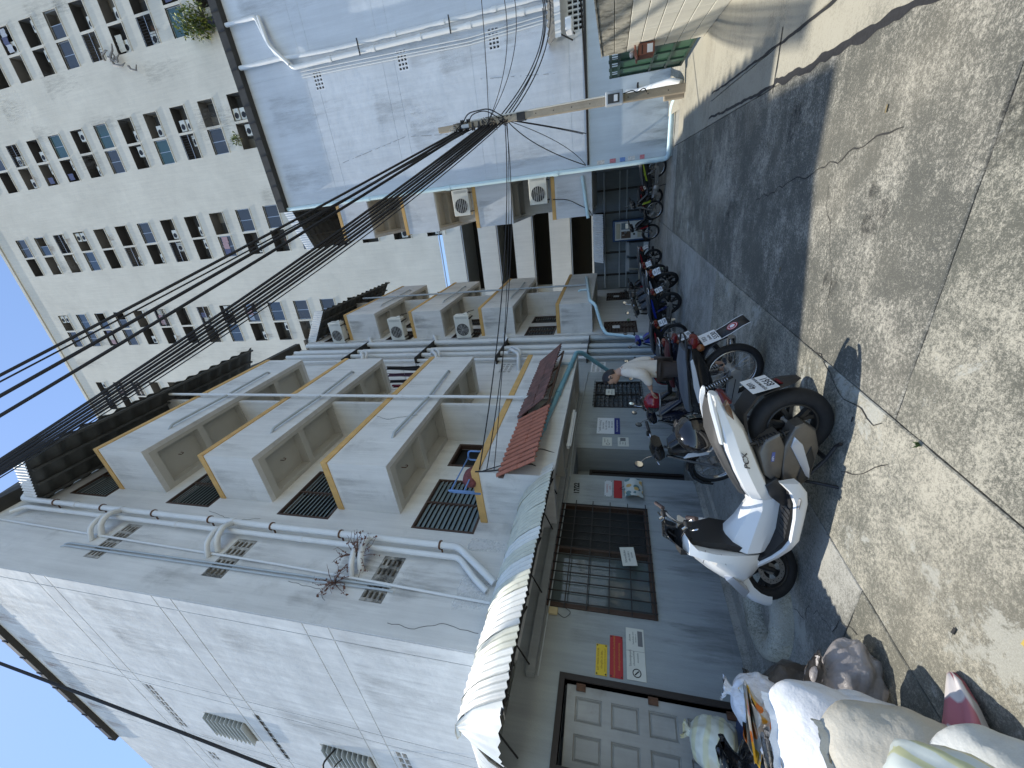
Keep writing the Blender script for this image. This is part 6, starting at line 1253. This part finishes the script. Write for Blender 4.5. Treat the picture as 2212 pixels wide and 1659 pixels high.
# leaf litter
for k, (x, y_, c) in enumerate(((-1.72, 1.28, (.45, .33, .08)), (-2.0, 1.5, (.02, .02, .02)), (-.9, 4.2, (.2, .15, .06)), (.2, 3.1, (.18, .14, .07)), (-1.55, 2.6, (.03, .03, .03)))):
    tag(P('fallen_leaf', MB().loft([[(x+a, y_+b_*.6, .004+.006*abs(b_)/.02) for b_ in (-.012, 0, .012)] for a in (-.02, 0, .02)], cap=False, closed=False), M('litter_%d' % k, c, .8)), ('yellow dead leaf near the sacks', 'black scrap on the lit concrete near the sacks', 'brown dead leaf on the lit concrete in mid-yard', 'brown dead leaf near the tar seal', 'dark scrap under the white scooter')[k], 'leaf')
# ---------------------------------------------------------------- weathering: grime runs, rust, paint patches, plaster cracks
def decal_mat(name, col, lo, hi, sx=9, sz=1.2, dens=1):
    m = bpy.data.materials.new(name); m.use_nodes = True; N = m.node_tree.nodes; L = m.node_tree.links; b = N['Principled BSDF']
    b.inputs['Base Color'].default_value = tuple(col)+(1,); b.inputs['Roughness'].default_value = .9; b.inputs['Specular IOR Level'].default_value = .2
    tc = N.new('ShaderNodeTexCoord'); uv = tc.outputs['UV']; g = N.new('ShaderNodeNewGeometry')
    sp = N.new('ShaderNodeSeparateXYZ'); L.new(uv, sp.inputs[0])
    def mt(op, a, c=None):
        k = N.new('ShaderNodeMath'); k.operation = op
        for i, q in enumerate((a, c)):
            if q is None: continue
            if isinstance(q, (int, float)): k.inputs[i].default_value = q
            else: L.new(q, k.inputs[i])
        return k.outputs[0]
    mp = N.new('ShaderNodeMapping'); mp.inputs['Scale'].default_value = (sx, sx, sz); L.new(g.outputs['Position'], mp.inputs[0])
    n = N.new('ShaderNodeTexNoise'); n.inputs['Scale'].default_value = 1; n.inputs['Detail'].default_value = 8; n.inputs['Roughness'].default_value = .72; L.new(mp.outputs[0], n.inputs[0])
    ex = mt('SUBTRACT', 1, mt('POWER', mt('ABSOLUTE', mt('SUBTRACT', mt('MULTIPLY', sp.outputs[0], 2), 1)), 2.0)); ey = mt('MULTIPLY', mt('POWER', sp.outputs[1], .8), mt('MINIMUM', mt('MULTIPLY', mt('SUBTRACT', 1, sp.outputs[1]), 12), 1))
    r = N.new('ShaderNodeMapRange'); r.inputs[1].default_value = lo; r.inputs[2].default_value = hi; L.new(mt('MULTIPLY', n.outputs[0], mt('POWER', mt('MULTIPLY', ex, ey), .35)), r.inputs[0])
    L.new(mt('MULTIPLY', r.outputs[0], dens), b.inputs['Alpha']); return m
dg = decal_mat('grime_run', (.07, .068, .06), .36, .66, dens=.42); dl = decal_mat('grime_light', (.16, .16, .15), .36, .70, dens=.30); dr_ = decal_mat('rust_run', (.20, .085, .035), .36, .6, sx=16, dens=.5); dw = decal_mat('paint_patch', (.72, .73, .73), .28, .50, sx=5, sz=4, dens=.8)
def decal(par, o, u, v, m, n=None, name='stain'):
    """thin stain on a wall: o lower left, u width vector, v height vector"""
    o, u, v = V(o), V(u), V(v); me = MB().quad(o, o+u, o+u+v, o+v).mesh(name); ul = me.uv_layers.new(name='UVMap')
    for i, c in enumerate(((0, 0), (1, 0), (1, 1), (0, 1))): ul.data[i].uv = c
    return link(name, me, m, par)
xs = XL+.004; st_ = random.Random(21)
for y, z, w_, h in ((2.9, 4.65, .9, -1.5), (2.9, 7.5, .9, -1.6), (2.9, 10.3, .9, -1.6), (3.2, 5.35, .7, -.9), (2.62, 6.2, .5, -2.4), (2.6, 9, .5, -2.6), (4.25, 3.75, .4, -.5), (11.2, 4.6, 1.8, -2.2), (11.2, 7.4, 1.8, -2.2), (11.2, 10.2, 1.8, -2.2), (3.3, 14.2, 1.2, -2.2)): decal(LB, (xs, y, z+h), (0, w_, 0), (0, 0, -h), dg if w_ == .7 or z in (4.65,) else dl)
decal(LB, (xs+.002, 2.95, 4.95), (0, .9, 0), (0, 0, .75), dg); decal(LB, (xs+.002, 3.0, 4.4), (0, .8, 0), (0, 0, .5), dg)
decal(LB, (xs+.001, 3.0, 3.1), (0, .65, 0), (0, 0, .55), dw, name='paint_patch'); decal(LB, (xs+.001, 4.0, 3.0), (0, .28, 0), (0, 0, .75), dw, name='paint_patch')
for k in range(4):
    T, B = T1[k], B1[k]
    for y in (4.8, 5.9, 7.4, 8.6): decal(LB, (-3.836, y+st_.uniform(-.2, .2), B), (0, st_.uniform(.5, 1.0), 0), (0, 0, T-.13-B), dl)
    decal(LB, (-4.85, 4.616, B), (.95, 0, 0), (0, 0, T-.13-B), dl)
    T, B = T2[k], B2[k]
    for y in (13.5, 15, 16.6): decal(L2, (-3.556, y, B), (0, 1.0, 0), (0, 0, T-.13-B), dl)
    decal(L2, (-4.5, 13.296, B), (.9, 0, 0), (0, 0, T-.13-B), dg)
    T, B = TB[k], BB[k]; decal(RB, (-.9, YB-.004, B), (1.2, 0, 0), (0, 0, T-.13-B), dl)
for y, w_ in ((2.6, 1.3), (3.6, 1.5), (4.9, 1.0), (7.1, 1.2), (8.6, 1.4), (9.8, 1.3)):
    decal(LB, (xs, y, 1.15), (0, w_, 0), (0, 0, -1.15), dg); decal(LB, (xs+.001, y, .2), (0, w_, 0), (0, 0, 1.9), dl)
for x, z, w_, h in ((-7.2, 8.0, 1.6, 2.4), (-6.6, 11.2, 1.3, 2.6), (-9.6, 11.2, 1.6, 2.8), (-6.2, 5.2, 1.0, 2.4), (-8.6, 4.0, 1.2, 3.5), (-7.2, 2.9, 1.8, 2.3), (-11, 7.5, 1.4, 3), (-5.6, 2.8, .8, 2.4), (-5.9, 8.2, .8, 2.2)): decal(LB, (x, YS-.011, z), (w_, 0, 0), (0, 0, h), dl)
for k in range(7): decal(LB, (-11.2+k*.85, YS-.0115, 13.0), (.5, 0, 0), (0, 0, 1.1), dr_)
for x, z, w_, h in ((.6, 9.2, 1.3, 3), (2.2, 8.6, 1.5, 3.4), (1.2, 4.6, 1.4, 2.8), (2.9, 3.0, 1.2, 3.2), (3.3, 5.4, .8, 1.6), (3.3, 2.8, .8, 1.5), (.5, 2.3, .9, 2.3), (5, 8, 1.5, 4), (2, 6, 1.2, 2.4)): decal(RB, (x, YR-.009, z), (w_, 0, 0), (0, 0, h), dl)
for x in (.5, 1.2, 2.0): decal(RB, (x, YR-.004, 1.2), (.9, 0, 0), (0, 0, -1.2), dg)
for i in range(46):
    a, b_, c, e = st_.choice(rec); decal(TW, (a+st_.uniform(0, .6), -.006, c-st_.uniform(.8, 1.3)), (st_.uniform(.5, 1.1), 0, 0), (0, 0, 1.25), dr_ if st_.random() < .45 else dl)
for i in range(26): decal(TW, (st_.uniform(-20, 18), -.007, st_.uniform(18, 56)), (st_.uniform(1.5, 3.5), 0, 0), (0, 0, st_.uniform(4, 9)), dl)
def wcrack(par, pts, r=.004, amp=.03):
    out = []
    for i in range(len(pts)-1):
        a, c = V(pts[i]), V(pts[i+1]); n = max(3, int((c-a).length/.05))
        for k in range(n): p = a.lerp(c, k/n); out.append(p+V((0, noise.noise(p*7)*amp, noise.noise(p*7+V((9, 0, 0)))*amp)))
    out.append(V(pts[-1])); P('crack', MB().tube(out, r, 4), M('crack_dark', (.12, .12, .115), .9), par)
wcrack(LB, [(XL+.001, 2.75, 4.4), (XL+.001, 2.72, 4.0), (XL+.001, 2.85, 3.7), (XL+.001, 2.8, 3.15)]); wcrack(LB, [(XL+.001, 3.1, 6.3), (XL+.001, 3.05, 5.7), (XL+.001, 2.9, 5.5)]); wcrack(LB, [(XL+.001, 4.25, 9.2), (XL+.001, 4.1, 8.4), (XL+.001, 4.2, 7.9)])
wcrack(LB, [(-3.836, 6.3, 5.4), (-3.836, 6.1, 6.0), (-3.836, 6.2, 6.3)], .003); wcrack(RB, [(1.5, YR-.007, 9.8), (1.9, YR-.007, 7.5), (1.7, YR-.007, 5.4)], .004); wcrack(RB, [(2.9, YR-.007, 5.0), (2.7, YR-.007, 3.0)], .004)
# scar of broken render on the tower
sc_ = far(248, 140, 'y', 30.2); mk = MB()
for i in range(7):
    p = V((sc_.x+st_.uniform(-.4, .4), sc_.z+st_.uniform(-1.2, 1.2), 0)); pts = [(p.x, 30.25-.3, p.y)]
    for k in range(4): pts.append((pts[-1][0]+st_.uniform(-.25, .35), 29.93+(p.x-7)*.04, pts[-1][2]+st_.uniform(-.55, .1)))
    mk.tube(pts[1:], [.10, .08, .07, .03], 5)
tag(P('dead_creeper', mk, M('creeper_grey', (.22, .215, .21), .9), smooth=True), 'grey dead creeper stuck to the tower wall between two window columns', 'plant')
# oil drips and tyre smears on the yard
do = decal_mat('oil_spot', (.03, .03, .03), .40, .58, sx=6, sz=6, dens=.5)
for x, y, w_, h in ((-.6, 2.6, .5, .5), (-1.0, 3.0, .35, .4), (-2.0, 3.2, .5, .4), (.0, 4.0, .6, .6), (-.2, 1.9, .5, .4), (-1.9, 5.0, .6, .5), (-.9, 5.6, .7, .9), (-.3, 7, .7, 1.2), (-2.9, 3.3, .5, .4)):
    q_ = decal(gr, (x, y, .0022), (w_, 0, 0), (0, h, 0), do)
# ---------------------------------------------------------------- odds and ends far down the yard
for k, (z, c, h) in enumerate(((1.45, (.5, .18, .2), .16), (1.2, (.15, .25, .5), .14), (.95, (.6, .58, .55), .18), (.7, (.55, .2, .22), .12), (1.75, (.6, .55, .5), .2))):
    P('poster', MB().box(.475, .475+.10, YR-.0085, YR-.006, z, z+h), M('poster_%d' % k, c, .8, var=.3, vs=30), RB)
ch = thing('plastic_chair', (-3.75, 18.3, 0), 'cream plastic chair standing below the far end of the second left block', 'chair', rz=radians(-70)); pcm = M('chair_cream', (.50, .48, .38), .5)
P('seat', MB().cbox(-.21, .21, -.2, .22, .42, .45, .012), pcm, ch)
P('backrest', MB().loft([[(-.21+.42*j/6, .22+.05*s_-.03*sin(pi*j/6), .45+.42*s_) for j in range(7)] for s_ in (0, .5, 1)], cap=False, closed=False), pcm, ch, smooth=True).modifiers.new('s', 'SOLIDIFY').thickness = .015
for x, y in ((-.19, -.18), (.19, -.18), (-.19, .2), (.19, .2)): P('leg', MB().cyl((x*1.15, y*1.15, 0), (x, y, .42), .016, 8, .022), pcm, ch)
rk = thing('shoe_rack', (-4.1, 17.0, 0), 'black steel rack beside the second left block wall', 'rack'); 
for z in (.3, .65, 1.0): P('shelf', MB().box(-4.35, -4.05, 16.6, 17.4, z-.012, z+.012), steel, rk)
for x in (-4.34, -4.06):
    for y in (16.61, 17.39): P('post', MB().cyl((x, y, 0), (x, y, 1.25), .014, 6), steel, rk)
for o in bpy.data.objects:
    if '_w' in o: del o['_w']
